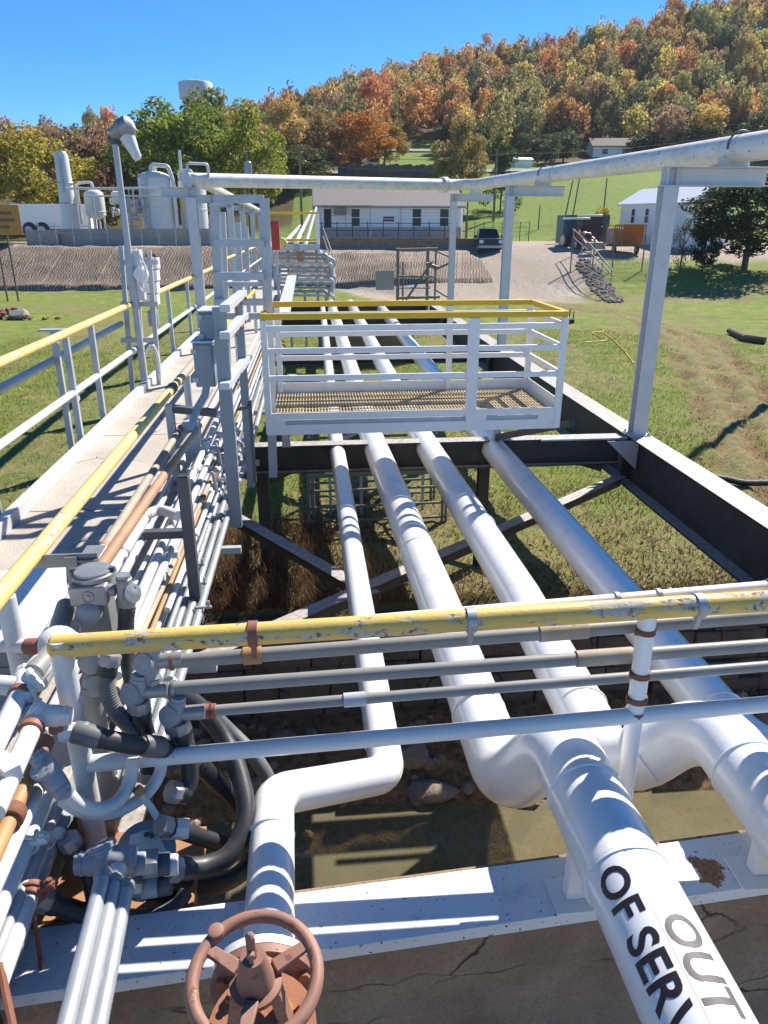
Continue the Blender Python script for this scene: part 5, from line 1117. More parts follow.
# elbows with white S curves
t1 = thing('curved_conduit', 'white conduit curving widely from a blue-grey outlet to below the lower rail', 'conduit', ay(50, 775, 2.2))
c = ay(50, 774, 2.18); outlet(c, (.5, -.4, -.6), (-.3, -.3, .8), .044, 'alu_blue', t1, .13)
P = spline([c, ay(60, 786, 2.18), ay(78, 803, 2.2), ay(100, 809, 2.24), ay(120, 799, 2.3), ay(130, 780, 2.36), ay(133, 758, 2.4)], 8); mb = MB(); mb.tube(P, .026, 16); mb.build('tube', 'white_cond', t1); collar(P[9], P[10] - P[9], .034, .06, 'coupling', 'alu_blue', t1)
t1 = thing('curved_conduit', 'rust speckled white conduit making the lower of the two wide curves', 'conduit', ay(75, 808, 2.25))
P = spline([ay(62, 800, 2.26), ay(84, 812, 2.27), ay(115, 812, 2.3), ay(145, 795, 2.36), ay(159, 775, 2.42), ay(162, 758, 2.46)], 8); mb = MB(); mb.tube(P, .024, 16); mb.build('tube', 'white_cond', t1)
mb = MB(); mb.tube([ay(138, 792, 2.33), ay(150, 806, 2.33), ay(160, 822, 2.3)], .014, 10); mb.build('branch', 'white_cond', t1); collar(ay(139, 791, 2.33), (.4, 0, -.6), .02, .03, 'coupling', 'ochre', t1)
# three outlets at the ends of the cross conduits
for c_, par, nxt in (((151, 662, CY2), g1, .10), ((137, 692, CY2 - .02), g2, .1), ((175, 714, CY2 - .02), g3, .1)):
    c = ay(*c_); outlet(c, (.25, 0, 1), (-.45, -.8, .35), .042, 'alu_blue', par, .12); mb = MB(); mb.tube([c, c + Vector((.12, 0, .005))], .03, 14); mb.build('nipple', 'alu', par)
    collar(c + Vector((0, 0, -.10)), (0, 0, 1), .036, .06, 'coupling', 'alu', par, True)
# hoses
hose('black hose dropping straight below the outlet of the slimmest grey conduit', [ay(180, 726, 2.5), ay(186, 745, 2.5), ay(190, 775, 2.48), ay(184, 792, 2.44), ay(174, 792, 2.42)], .037, 'rubber')
hose('short brown-collared black hose under the outlet of the second grey conduit', [ay(140, 706, 2.5), ay(143, 722, 2.5), ay(148, 742, 2.52), ay(150, 775, 2.5)], .035, 'rubber')
hose('grey ribbed hose curving down right of the corner post', [ay(110, 660, 2.55), ay(106, 682, 2.52), ay(114, 708, 2.5), ay(132, 728, 2.5), ay(150, 742, 2.5)], .034, 'rubber_grey', ribs=True)
hose('thick black hose arching from the slim grey conduit down to the round cast box', [ay(170, 688, 2.75), ay(198, 706, 2.8), ay(222, 735, 2.75), ay(238, 770, 2.62), ay(246, 815, 2.45), ay(232, 852, 2.32), ay(205, 866, 2.26), ay(174, 869, 2.2)], .041, 'rubber')
hose('dusty green-black hose with a white tie, the rightmost hanging over the creek', [ay(205, 708, 2.9), ay(226, 728, 2.95), ay(250, 752, 2.9), ay(266, 775, 2.85), ay(274, 800, 2.8), ay(276, 850, 2.75)], .036, 'rubber_grey', ends=False)
mb = MB(); mb.torus(ay(268, 781, 2.84), (.5, 0, -1), .037, .005, 20, 6); tag(mb.build('cable_tie', 'white'), 'white cable tie round the rightmost hanging hose', 'cable tie')
hose('black hose slanting under the lower rail toward the slim white pipe', [ay(193, 758, 2.6), ay(215, 780, 2.62), ay(236, 800, 2.62), ay(252, 828, 2.58), ay(250, 862, 2.5), ay(225, 882, 2.4), ay(180, 889, 2.3), ay(140, 888, 2.2)], .040, 'rubber')
# round cast box at the bottom
t1 = thing('cast_junction_box', 'round grey cast junction box with a bolted square plate, beside the white beam', 'junction box', ay(146, 850, 2.2))
c = ay(146, 852, 2.26); d = Vector((.25, -.62, .75)).normalized(); mb = MB(); mb.lathe(c - d * .06, d, [(0, .075), (.01, .098), (.05, .10), (.055, .112), (.085, .112), (.09, .09)], 32); mb.build('body', 'alu', t1)
a = d.cross(Vector((0, 0, 1))).normalized(); b = a.cross(d).normalized(); mb = MB()
poly = [c + d * .031 + a * x + b * y for x, y in ((-.07, -.035), (-.035, -.08), (.06, -.07), (.08, -.01), (.045, .075), (-.055, .07))]
mb.prism(poly, d * .022); mb.build('plate', 'alu_white', t1, bevel=.004)
for x, y in ((-.03, .045), (-.012, .055), (.05, -.05)):
    mb = MB(); mb.lathe(c + d * .053 + a * x + b * y, d, [(0, .011), (.012, .011)], 6); mb.build('bolt', 'darkgrey', t1)
hose('black hose leaving the right side of the round cast box through a pale threaded coupling', [ay(164, 826, 2.28), ay(182, 831, 2.32), ay(206, 839, 2.38), ay(232, 845, 2.44), ay(256, 842, 2.5)], .034, 'rubber')
collar(ay(176, 829, 2.3), (1, .1, -.15), .039, .10, 'coupling', 'alu_white', t1, True)
# big grey union with three conduits running to the camera side
t1 = thing('large_conduit_union', 'big grey conduit union bolted to the round cast box, where the three parallel conduits end', 'conduit fitting', ay(108, 858, 2.1))
c = ay(106, 860, 2.10); outlet(c, (1, .15, -.05), (-.3, .4, .8), .052, 'alu_blue', t1, .16)
for u, r, m in ((128, .05, 'alu'), (139, .044, 'alu_blue'), (151, .05, 'alu'), (163, .042, 'darkgrey'), (171, .04, 'alu_white')): collar(ay(u, 862 + (u - 128) * .06, 2.12 + (u - 128) * .0012), (1, .1, -.05), r, .055, 'ring', m, t1, m == 'alu')
for u, r, m in ((136, .045, 'alu'), (150, .05, 'alu_blue'), (164, .043, 'darkgrey')): collar(ay(u, 884, 2.14 + (u - 128) * .001), (1, .1, 0), r, .06, 'ring', m, t1, m == 'alu')
for lab, u0, v0, u1, z, mat in (('left one of three parallel conduits running down past the beam at the bottom left', 104, 872, 66, .14, 'galv'), ('middle one of three parallel conduits running down past the beam at the bottom left', 116, 878, 83, .115, 'galv'), ('right one of three parallel conduits running down past the beam at the bottom left', 127, 884, 99, .10, 'galv')):
    p = az(u0, v0, z); q = az(u1, 1024, z); t2 = run(lab, [p, q + (q - p) * .3], .0265, mat, 0); collar(p.lerp(q, .03), q - p, .032, .03, 'coupling', 'alu', t2)
collar(az(117, 872, .12), (0, 1, .3), .03, .04, 'plug', 'alu_white', t1)
hose('dusty ribbed hose end lying on the sand behind the white beam', [ay(120, 916, 2.13), ay(140, 917, 2.15), ay(162, 913, 2.17), ay(178, 904, 2.2), ay(186, 892, 2.24)], .03, 'rubber_grey', ends=False, ribs=True)
hose('black hose stub below the rusty clamp at the bottom left', [ay(42, 900, 2.1), ay(58, 905, 2.12), ay(75, 911, 2.14), ay(95, 918, 2.15)], .038, 'rubber')
hose('black hose slanting down between the white elbows and the three parallel conduits', [ay(70, 842, 2.2), ay(82, 860, 2.2), ay(92, 885, 2.2), ay(98, 915, 2.18)], .034, 'rubber')
mb = MB(); mb.tube([ay(33, 908, 1.98), ay(42, 972, 1.93)], .008, 8); tag(mb.build('threaded_rod', 'rust'), 'rusty threaded rod standing upright on the beam flange at the far left', 'rod')
mb = MB(); mb.tube([az(0, 965, .1), az(12, 1024, .1), az(20, 1070, .1)], .012, 8); tag(mb.build('rusty_rod', 'rust'), 'thin rusty rod crossing the extreme bottom left corner', 'rod')
# sand and plank filled corner behind the beam
mb = MB(); mb.box(-1.12, -.55, 2.19, 2.62, -.34, -.27); tag(mb.build('soil_ledge', paint('orange_sand', (.40, .215, .11), .95, .25, bump=.8)), 'orange sandy ledge behind the left part of the white beam', 'ledge')
mb = MB(); mb.box(-1.11, -.94, 2.63, 2.95, -.30, -.13); tag(mb.build('concrete_block', 'concrete', bevel=.01), 'pale concrete block under the corner of the guard rail', 'block')
# ------------------------------------------------------------------ far end of the bridge: red box, pipe rack, frame
t = thing('red_box', 'tall narrow red metal box on a post among the left row of posts', 'box', (-1.6, 25, 0))
q0, q1 = ay(270.5, 221, 25), ay(280, 250, 25); mb = MB(); mb.box(q0.x, q1.x, 25, 25.25, q1.z, q0.z); mb.build('body', 'red', t, bevel=.01)
mb = MB(); mb.box(q0.x + .02, q1.x - .02, 24.985, 24.999, q1.z + .05, q0.z - .05); mb.build('door', 'red', t, bevel=.003)
mb = MB(); mb.bar(((q0.x + q1.x) / 2, 25.3, -.3), ((q0.x + q1.x) / 2, 25.3, q0.z), .08, .08); mb.build('post', 'steel', t)
t = thing('pipe_rack', 'dense rack of stacked horizontal grey pipes at the far end of the walkway', 'pipe rack', (-.5, 30, -.3))
for k, v in enumerate((254, 258.5, 263, 267, 271, 275.5, 279, 283, 287, 291, 295)):
    q0, q1 = ay(273 + (k % 3) * 3, v, 30), ay(327 + (k * 7) % 9, v + .4, 30); y = 30 + .14 * (k % 2)
    mb = MB(); mb.tube([(q0.x, y, q0.z), (q1.x, y, q1.z), (q1.x, y - .02, q1.z - .32)], .05 + .018 * (k % 3 == 0), 10, fil=.12); mb.build('pipe', ('galv', 'steel', 'white_cond', 'brown')[k % 4 if k not in (3, 7) else 1], t)
for u in (276, 290, 305, 318, 326):
    q0, q1 = ay(u, 250, 30.3), ay(u, 300, 30.3); mb = MB(); mb.bar((q1.x, 30.3, -2.4), (q1.x, 30.3, q0.z), .1, .1); mb.build('upright', 'steel', t)
for u0, v0, u1, v1, m in ((283, 245, 300, 226, 'white_cond'), (296, 243, 311, 212, 'white_cond'), (305, 246, 316, 208, 'galv')):
    q0, q1 = ay(u0, v0, 30.5), ay(u1, v1, 52); mb = MB(); mb.tube([q0, q1], .09, 10); mb.build('long_pipe', m, t)
q0, q1 = ay(280, 247, 30.1), ay(320, 247.5, 30.1); mb = MB(); mb.box(q0.x, q1.x, 30.05, 30.4, q1.z - .1, q1.z + .12); mb.build('tray', 'steel_white', t)
mb = MB(); mb.tube([ay(282, 240, 30.2), ay(316, 240, 30.2)], .045, 10); mb.build('yellow_rail', 'yellow', t); mb = MB(); mb.tube([ay(268, 213, 31), ay(317, 213, 31)], .045, 10); mb.build('yellow_rail', 'yellow', t)
mb = MB(); mb.tube([ay(317, 214, 30.2), ay(318, 250, 30.2), ay(322, 256, 30.2), ay(333, 258, 30.2), ay(333, 296, 30.2)], .07, 12, fil=.25); mb.build('riser', 'white', t)
for u, v, m in ((271, 251, 'tank'), (283, 243, 'yellow_pale'), (296, 248, 'steel'), (300, 257, 'brown')):
    c = ay(u, v, 29.6); mb = MB(); mb.lathe(c, (0, -.5, 1), [(-.14, .1), (0, .15), (.12, .13), (.2, .06)], 14); mb.build('valve', m, t)
t = thing('stair_rail', 'dark thin handrail descending beside the far pipe rack', 'handrail', (1, 36, -2))
mb = MB(); mb.tube([ay(323, 228, 44), ay(334, 258, 34), ay(335, 282, 31)], .03, 8, fil=.3); mb.tube([ay(323, 236, 44), ay(333, 265, 34)], .025, 8); mb.build('rail', 'galv_dull', t)
for u, v, Y in ((325, 232, 42), (329, 245, 38), (334, 259, 34)): c = ay(u, v, Y); mb = MB(); mb.tube([c, c - Vector((0, 0, 1.3))], .03, 8); mb.build('post', 'galv_dull', t)
# long white channel sloping beside the walkway
p, q = ay(282, 318, 16), ay(292, 276, 27); mb = MB(); mb.bar(p, q, .3, .05); tag(mb.build('cable_tray', 'steel_white'), 'long pale perforated cable tray between the walkway and the platform', 'cable tray')
t = thing('scaffold_frame', 'weathered zinc scaffold-like frame with diagonals on the grass below the long house', 'frame', (3.6, 34, -2.3))
for u, vt in ((398, 247), (403, 262), (428, 247), (436, 250), (450, 250)):
    c, b = ay(u, vt, 34 + (u % 3) * .5), ay(u, 300, 34); mb = MB(); mb.tube([(c.x, c.y, -2.5), c], .075 if u in (398, 428) else .045, 8); mb.build('upright', 'galv_dull', t)
for u0, v0, u1, v1, r in ((396, 250, 438, 249, .07), (398, 276, 436, 277, .04), (396, 298, 440, 297, .06), (436, 251, 450, 257, .04), (434, 270, 452, 262, .05), (406, 300, 432, 262, .05), (436, 290, 452, 300, .04), (426, 264, 438, 268, .09), (398, 288, 430, 288, .03)):
    mb = MB(); mb.tube([ay(u0, v0, 34.2), ay(u1, v1, 34.2)], r, 8); mb.build('tube', 'galv_dull', t)
p = ay(385, 282, 50); mb = MB(); mb.box(p.x - .6, p.x + .6, 50, 50.1, p.z - .5, p.z + .7); tag(mb.build('marker_board', 'conc_pad'), 'small pale square board standing on the matting left of the scaffold-like frame', 'board')
mb = MB(); mb.box(.2, 3.6, 26.5, 27.3, -2.6, -.62); tag(mb.build('far_abutment', 'conc_old', bevel=.02), 'concrete abutment block at the far end where the white pipes dive into the bank', 'abutment')

# ------------------------------------------------------------------ buildings
def frame2(o, ang):   # local frame for a rotated building
    c, s = math.cos(ang), math.sin(ang)
    return lambda x, y, z: Vector((o[0] + x * c - y * s, o[1] + x * s + y * c, o[2] + z))
def fbox(mb, F, x0, x1, y0, y1, z0, z1): return mb.hexa([F(x0, y0, z0), F(x1, y0, z0), F(x1, y1, z0), F(x0, y1, z0), F(x0, y0, z1), F(x1, y0, z1), F(x1, y1, z1), F(x0, y1, z1)])
def gable(name, label, o, ang, L, D, H, R, wall, roof, wins=(), doors=(), over=.35, base=None, cat='house', gcol=None):
    """L along local x, D along local y, eaves at H, ridge along x at H+R; wins: (x0,x1,z0,z1) on the front"""
    F = frame2(o, ang); t = thing(name, label, cat, o)
    mb = MB(); mb.prism([F(0, 0, -1.2), F(0, D, -1.2), F(0, D, H), F(0, D / 2, H + R), F(0, 0, H)], F(L, 0, 0) - F(0, 0, 0)); mb.build('wall', wall, t)
    mb = MB(); k = R / (D / 2)
    for s in (0, 1):
        y_e = -over if s == 0 else D + over; ze = H - over * k; th = .14
        a = [F(-over, y_e, ze + .02), F(L + over, y_e, ze + .02), F(L + over, D / 2, H + R + .02), F(-over, D / 2, H + R + .02)]
        mb.add(a + [p + Vector((0, 0, th)) for p in a], [(0, 1, 2, 3), (4, 7, 6, 5), (0, 4, 5, 1), (1, 5, 6, 2), (2, 6, 7, 3), (3, 7, 4, 0)])
    mb.build('roof', roof, t)
    for x0, x1, z0, z1 in wins:
        mb = MB(); fbox(mb, F, x0 - .08, x1 + .08, -.06, -.003, z0 - .08, z1 + .08); w = mb.build('window', 'siding', t)
        mb = MB(); fbox(mb, F, x0, x1, -.075, -.061, z0, (z0 + z1) / 2 - .03); fbox(mb, F, x0, x1, -.075, -.061, (z0 + z1) / 2 + .03, z1); mb.build('pane', 'glass', w)
    for x0, x1, z0, z1 in doors:
        mb = MB(); fbox(mb, F, x0, x1, -.05, -.003, z0, z1); mb.build('door', 'dark', t)
    if base:
        mb = MB(); fbox(mb, F, -.02, L + .02, -.3, -.004, -1.2, base); mb.build('plinth', 'conc_pad', t)
    return t, F
HY = 71; h0 = ay(318, 240, HY); hx1 = ay(460, 240, HY).x; he = ay(318, 206, HY).z; zb = h0.z; hr = ay(318, 188, HY + 4).z
hxf = lambda u: ay(u, 215, HY).x - h0.x; hzf = lambda v: ay(390, v, HY).z - zb
t, F = gable('long_house', 'long low white house with a grey-brown roof and dark sash windows on the far bank', h0, 0, hx1 - h0.x, 8, he - zb, hr - he + .1, 'siding', 'roof',
    wins=((hxf(351.5), hxf(359.5), hzf(226), hzf(209)), (hxf(412.5), hxf(421), hzf(226), hzf(209)), (hxf(440), hxf(448.5), hzf(226), hzf(209)), (hxf(383), hxf(394), hzf(221.5), hzf(216.5))),
    doors=((hxf(324), hxf(331), hzf(228), hzf(209)),), base=hzf(227.5))
mb = MB(); fbox(mb, F, -.3, hxf(460) + .3, -.46, -.37, hzf(206.6), hzf(205.6)); mb.build('gutter', 'steel_white', t)
for u in (345, 400, 454): mb = MB(); fbox(mb, F, hxf(u), hxf(u) + .09, -.12, -.008, hzf(237), hzf(206.6)); mb.build('downpipe', 'steel_white', t)
for z in np.arange(hzf(226), hzf(208), .28): mb = MB(); fbox(mb, F, 0, hxf(460), -.012, -.0005, z, z + .02); mb.build('siding_seam', 'steel', t)
mb = MB(); fbox(mb, F, hxf(334), hxf(346), -.7, -.01, hzf(215), hzf(209)); mb.build('window_unit', 'galv_dull', t)
mb = MB(); fbox(mb, F, hxf(316), hxf(372), -1.2, -.36, hzf(206.5), hzf(205.4)); mb.build('porch_roof', 'steel', t)
for u in (320, 369.5): mb = MB(); fbox(mb, F, hxf(u) - .06, hxf(u) + .06, -1.15, -1.03, hzf(240), hzf(206.5)); mb.build('porch_post', 'steel', t)
o = ay(462, 236, 77); gable('garden_shed', 'small white gabled shed at the right end of the long house', (o.x, 77, gh(o.x, 77)), math.radians(90 - 8), 5, ay(475, 230, 77).x - o.x, 3.1, .9, 'siding', 'siding', cat='shed')
t = thing('bank_wall', 'grey-brown retaining wall with a dark post and rail fence in front of the long house', 'wall', (8, 66, .6))
w0, w1 = ay(320, 248, 65.6), ay(514, 248, 65.6); zt = ay(390, 237.5, 65.6).z; mb = MB(); mb.box(w0.x, ay(458, 240, 65.6).x, 65.6, 66.0, -.6, zt); mb.box(ay(458, 240, 65.6).x, ay(478, 240, 65.6).x, 65.7, 66.0, -.6, zt - .1); mb.build('wall', 'conc_old', t)
for u in np.arange(322, 458, 15.3): c = ay(u, 238, 65.8); mb = MB(); mb.tube([(c.x, 65.8, zt - .1), (c.x, 65.8, zt + 1.25)], .04, 6); mb.build('post', 'dark', t)
for z in (.55, 1.1): mb = MB(); mb.tube([(w0.x, 65.8, zt + z), (ay(457, 240, 65.8).x, 65.8, zt + z)], .028, 6); mb.build('rail', 'dark', t)
# white metal shed on the right
o = ay(617, 246, 74); o2 = ay(683, 248, 66); ang = math.atan2(o2.y - o.y, o2.x - o.x); L = (Vector((o2.x, o2.y)) - Vector((o.x, o.y))).length
t, F = gable('metal_shed', 'white metal shed with a bright white roof and shaded gable, behind the orange crates', (o.x, o.y, gh(o.x, o.y) - .1), ang, L, 5.2, 3.55, 1.25, 'siding', 'roof_white', wins=((1.6, 2.0, 1.9, 3.1), (3.4, 3.8, 1.9, 3.1), (4.9, 5.3, 1.9, 3.1)), over=.3, cat='shed')
mb = MB(); mb.prism([F(L + .012, .1, 3.4), F(L + .012, 5.1, 3.4), F(L + .012, 2.6, 4.62)], F(.03, 0, 0) - F(0, 0, 0)); mb.build('gable_shade', 'dark', t)  # dark triangle stands in for the shade under the gable roof
# hillside cottage and trailer
o = ay(592, 163, 172); L = ay(632, 161, 172).x - o.x
gable('hillside_cottage', 'white cottage with a dark roof at the foot of the wooded hill', (o.x, 172, max(o.z, gh(o.x, 172) - .2)), math.radians(-6), L, 7, 2.5, 1.7, 'siding', paint('dark_brown_roof', (.085, .065, .06), .8), wins=((2, 3.2, .9, 1.9), (6.3, 7.9, .9, 1.9)))
o = ay(515, 163, 150); gable('hillside_hut', 'small pale hut with a low roof on the slope behind the conifer', (o.x, 150, gh(o.x, 150) - .2), 0, 3.2, 3, 1.5, .4, 'siding', 'siding', cat='hut')
# water tower
c = ay(196, 92, 330); zt = ay(196, 80.5, 330).z; t = thing('water_tower', 'pale blue-white round water tower showing above the green trees', 'water tower', (c.x, 330, 0)); r = 14.5 / FPX * 330
mb = MB(); mb.lathe((c.x, 330, zt), (0, 0, -1), [(0, .3), (.3, r * .6), (.8, r * .97), (1.1, r), (6.2, r), (7.2, r * .8), (8.5, 3.2), (40, 3)], 32); mb.build('tank', 'tank', t)
mb = MB(); mb.tube([(c.x + .5, 330, zt - .1), (c.x + .5, 330, zt + 2.2)], .1, 6); mb.build('antenna', 'galv', t)
# upper stone wall and lane on the hillside lawn
mb = MB(); a, b = ay(338, 176, 133), ay(442, 176, 133); n = 24
for i in range(n):
    x = a.x + (b.x - a.x) * i / n; z = gh(x, 133); mb.box(x, x + (b.x - a.x) / n - .02, 133, 133.7, z - 1, z + 1.9 + .12 * math.sin(i * 2.1))
tag(mb.build('hillside_wall', 'stone'), 'low grey stone wall across the lawn above the long house', 'wall')
def ribbon(pts, w, off=.06):
    mb = MB(); P = [Vector((x, y, 0)) for x, y in pts]; L = []
    for i, p in enumerate(P):
        d = (P[min(i + 1, len(P) - 1)] - P[max(i - 1, 0)]).normalized(); s = Vector((-d.y, d.x, 0)) * w / 2
        for q in (p + s, p - s): L.append((q.x, q.y, gh(q.x, q.y) + off))
    return mb.add(L, [(2 * i, 2 * i + 1, 2 * i + 3, 2 * i + 2) for i in range(len(P) - 1)])
r0 = [(a.x - 14 + i * 2.2, 137.5 + .1 * i) for i in range(26)]; o = ribbon(r0, 3.6, .25).build('lane', 'roadm'); struct(o)
r0 = [(18 + i * 1.6, 184 - .12 * i) for i in range(16)]; o = ribbon(r0, 4, .3).build('hill_road', 'roadm'); struct(o)
for u, v, Y, w, h, lab in ((374, 158.5, 142, 2.2, 2.0, 'small white van parked on the lane above the stone wall'), (410, 161.5, 140, 4.6, .7, 'low white barrier along the lane above the stone wall')):
    p = ay(u, v, Y); z = gh(p.x, Y) + .2
    if 'van' in lab:
        t = thing('parked_van', lab, 'van', (p.x, Y, z)); mb = MB(); mb.box(p.x - w / 2, p.x + w / 2, Y, Y + 4, z + .3, z + h); mb.build('body', 'siding', t, bevel=.15)
        mb = MB(); mb.box(p.x - w * .4, p.x + w * .4, Y - .02, Y - .004, z + 1.2, z + 1.75); mb.build('windscreen', 'glass', t)
        for s in (-1, 1): mb = MB(); mb.tube([(p.x + s * .9 - .1, Y + .7, z + .33), (p.x + s * .9 + .1, Y + .7, z + .33)], .33, 14); mb.build('wheel', 'rubber', t)
    else:
        mb = MB(); mb.box(p.x - 5, p.x + 6, Y - 1.9, Y - 1.8, z + .25, z + .6)
        for k in range(6): mb.box(p.x - 5 + 2.1 * k, p.x - 4.85 + 2.1 * k, Y - 1.79, Y - 1.7, z - .6, z + .6)
        tag(mb.build('road_barrier', 'siding'), lab, 'barrier')

# ------------------------------------------------------------------ vehicles and yard things
def wheel(c, r, w, t, axis=(1, 0, 0)):
    ax_ = Vector(axis).normalized(); c = Vector(c); mb = MB(); mb.lathe(c - ax_ * w / 2, ax_, [(0, r * .8), (w * .12, r * .97), (w * .3, r), (w * .7, r), (w * .88, r * .97), (w, r * .8)], 22); wl = mb.build('wheel', 'rubber', t)
    mb = MB(); mb.lathe(c - ax_ * (w / 2 + .005), ax_, [(0, r * .3), (.002, r * .58), (w + .008, r * .58), (w + .01, r * .3)], 16); mb.build('rim', 'galv', wl); return wl
p = ay(491, 245, 62); z = gh(p.x, 62); F = frame2((p.x, 62, z), math.radians(-6))
t = thing('pickup_truck', 'dark grey pickup truck parked nose-on at the right end of the long house', 'pickup', (p.x, 62, z))
ps = paint('dark_car_paint', (.07, .075, .085), .25, .03, metal=.3); pdk = M['dark']
mb = MB(); fbox(mb, F, -.98, .98, 0, 5.4, .42, 1.08); mb.build('body', ps, t, bevel=.09)
mb = MB(); mb.hexa([F(-.9, 1.5, 1.085), F(.9, 1.5, 1.085), F(.9, 3.7, 1.085), F(-.9, 3.7, 1.085), F(-.72, 2.1, 1.85), F(.72, 2.1, 1.85), F(.72, 3.5, 1.85), F(-.72, 3.5, 1.85)]); mb.build('cab', ps, t, bevel=.05)
mb = MB(); mb.hexa([F(-.82, 1.53, 1.12), F(.82, 1.53, 1.12), F(.82, 1.6, 1.12), F(-.82, 1.6, 1.12), F(-.66, 2.03, 1.78), F(.66, 2.03, 1.78), F(.66, 2.1, 1.78), F(-.66, 2.1, 1.78)]); mb.build('windscreen', 'glass', t)
mb = MB(); fbox(mb, F, -.6, .6, -.03, -.004, .62, .98); mb.build('grille', 'dark', t)
mb = MB(); fbox(mb, F, -1.0, 1.0, -.16, -.031, .36, .58); mb.build('bumper', 'galv', t, bevel=.03)
for s in (-1, 1):
    mb = MB(); fbox(mb, F, s * .78 - .16, s * .78 + .16, -.04, -.004, .74, .98); mb.build('headlight', 'lens', t)
    mb = MB(); fbox(mb, F, s * 1.1 - .1, s * 1.1 + .1, 1.75, 1.85, 1.1, 1.34); mb.build('wing_mirror', 'dark', t)
    for y in (.95, 4.3): wheel(F(s * .86, y, .4), .4, .26, t)
# tractor
p = ay(586, 250, 62); z = gh(p.x, 62); F = frame2((p.x, 62, z), math.radians(8))
t = thing('tractor', 'compact tractor with a white canopy and red-orange bonnet parked by the wire fence', 'tractor', (p.x, 62, z)); pr = paint('tractor_red', (.46, .085, .03), .4)
mb = MB(); fbox(mb, F, -.38, .38, 0, 1.5, .75, 1.35); mb.build('bonnet', pr, t, bevel=.08)
mb = MB(); fbox(mb, F, -.3, .3, -.02, -.004, .8, 1.25); mb.build('grille', 'dark', t)
mb = MB(); fbox(mb, F, -.35, .35, .1, 2.9, .45, .745); mb.build('chassis', 'dark', t)
mb = MB(); fbox(mb, F, -.85, .85, 1.3, 3.0, 2.35, 2.5); mb.build('canopy', 'siding', t, bevel=.05)
for x in (-.72, .72):
    for y in (1.45, 2.85): mb = MB(); mb.bar(F(x, y, .75), F(x, y, 2.34), .07, .07); mb.build('canopy_post', 'dark', t)
mb = MB(); fbox(mb, F, -.3, .3, 2.1, 2.6, .9, 1.05); fbox(mb, F, -.3, .3, 2.6, 2.7, .9, 1.55); mb.build('seat', 'rubber', t, bevel=.04)
mb = MB(); mb.torus(F(0, 1.75, 1.45), F(0, -.5, .8) - F(0, 0, 0), .2, .02, 20, 6); mb.build('steering_wheel', 'rubber', t)
for s in (-1, 1):
    wheel(F(s * .62, .45, .42), .42, .28, t, F(1, 0, 0) - F(0, 0, 0)); wheel(F(s * .85, 2.3, .72), .72, .42, t, F(1, 0, 0) - F(0, 0, 0))
    mb = MB(); mb.lathe(F(s * .28, -.03, 1.2), F(0, -1, 0) - F(0, 0, 0), [(0, .07), (.03, .06)], 12); mb.build('headlight', 'lens', t)
mb = MB(); mb.bar(F(-.5, .1, 1.0), F(-.5, -1.1, .45), .1, .14); mb.bar(F(.5, .1, 1.0), F(.5, -1.1, .45), .1, .14); mb.build('loader_arm', pr, t)
mb = MB(); mb.prism([F(-.8, -1.1, .1), F(-.8, -1.1, .65), F(-.8, -1.35, .6), F(-.8, -1.7, .12)], F(1.6, 0, 0) - F(0, 0, 0)); mb.build('loader_bucket', 'galv_dull', t)
# teal container, white-roofed truck behind, crates on trailer
q0, q1 = ay(588, 215, 68), ay(608, 238, 68); z = gh(q0.x, 68); t = thing('teal_container', 'dark teal steel container between the tractor and the orange crates', 'container', (q0.x, 68, z))
mb = MB(); mb.box(q0.x - 2.0, q1.x, 68, 70.4, z, q0.z); mb.build('body', 'teal', t)
mb = MB()
for k in range(14): x = q0.x - 1.9 + k * (q1.x - q0.x + 1.9) / 14; mb.box(x, x + .1, 67.95, 67.998, z + .1, q0.z - .1)
mb.build('ribs', 'teal', t)
p = ay(591, 240, 65.5); z = gh(p.x, 65.5); t = thing('flatbed_truck', 'white-roofed truck half hidden behind the tractor canopy', 'truck', (p.x, 65.5, z))
mb = MB(); mb.box(p.x - .95, p.x + .95, 65.5, 67.2, z + .5, z + 1.5); mb.build('body', 'dark', t, bevel=.05); mb = MB(); mb.box(p.x - .9, p.x + .9, 65.6, 67.0, z + 2.28, z + 2.45); mb.build('roof', 'siding', t, bevel=.05)
mb = MB(); mb.box(p.x - .88, p.x + .88, 65.62, 66.98, z + 1.51, z + 2.27); mb.build('windows', 'glass', t)
for s in (-1, 1): wheel((p.x + s * .85, 66.2, z + .42), .42, .26, t)
p = ay(629, 243, 61); z = gh(p.x, 61); t = thing('crate_trailer', 'rusty orange slatted crate on a wheeled trailer in front of the white metal shed', 'trailer', (p.x, 61, z)); w = 31 / FPX * 61 / 2
mb = MB()
for k in range(15): x = p.x - w + k * 2 * w / 14; mb.box(x - .045, x + .045, 61, 61.03, z + .75, z + 2.25); mb.box(x - .045, x + .045, 62.8, 62.83, z + .75, z + 2.25)
mb.build('slats', 'orange', t)
mb = MB(); mb.box(p.x - w, p.x + w, 61.031, 62.79, z + .62, z + .749); mb.build('floor', 'wood', t)
mb = MB(); mb.box(p.x - w * .3, p.x + w, 61.4, 61.5, z + .75, z + 2.3); mb.box(p.x - w, p.x + w, 60.97, 60.999, z + 2.15, z + 2.28); mb.build('tarpaulin', 'sign_orange', t)
mb = MB(); mb.box(p.x - w - .05, p.x - w * .35, 61.1, 62.7, z + .76, z + 2.05); mb.build('sacks', paint('pale_sacks', (.44, .36, .28), .9, .2), t, bevel=.15)
for s in (-1, 1): wheel((p.x + s * w * .75, 61.6, z + .36), .36, .2, t)
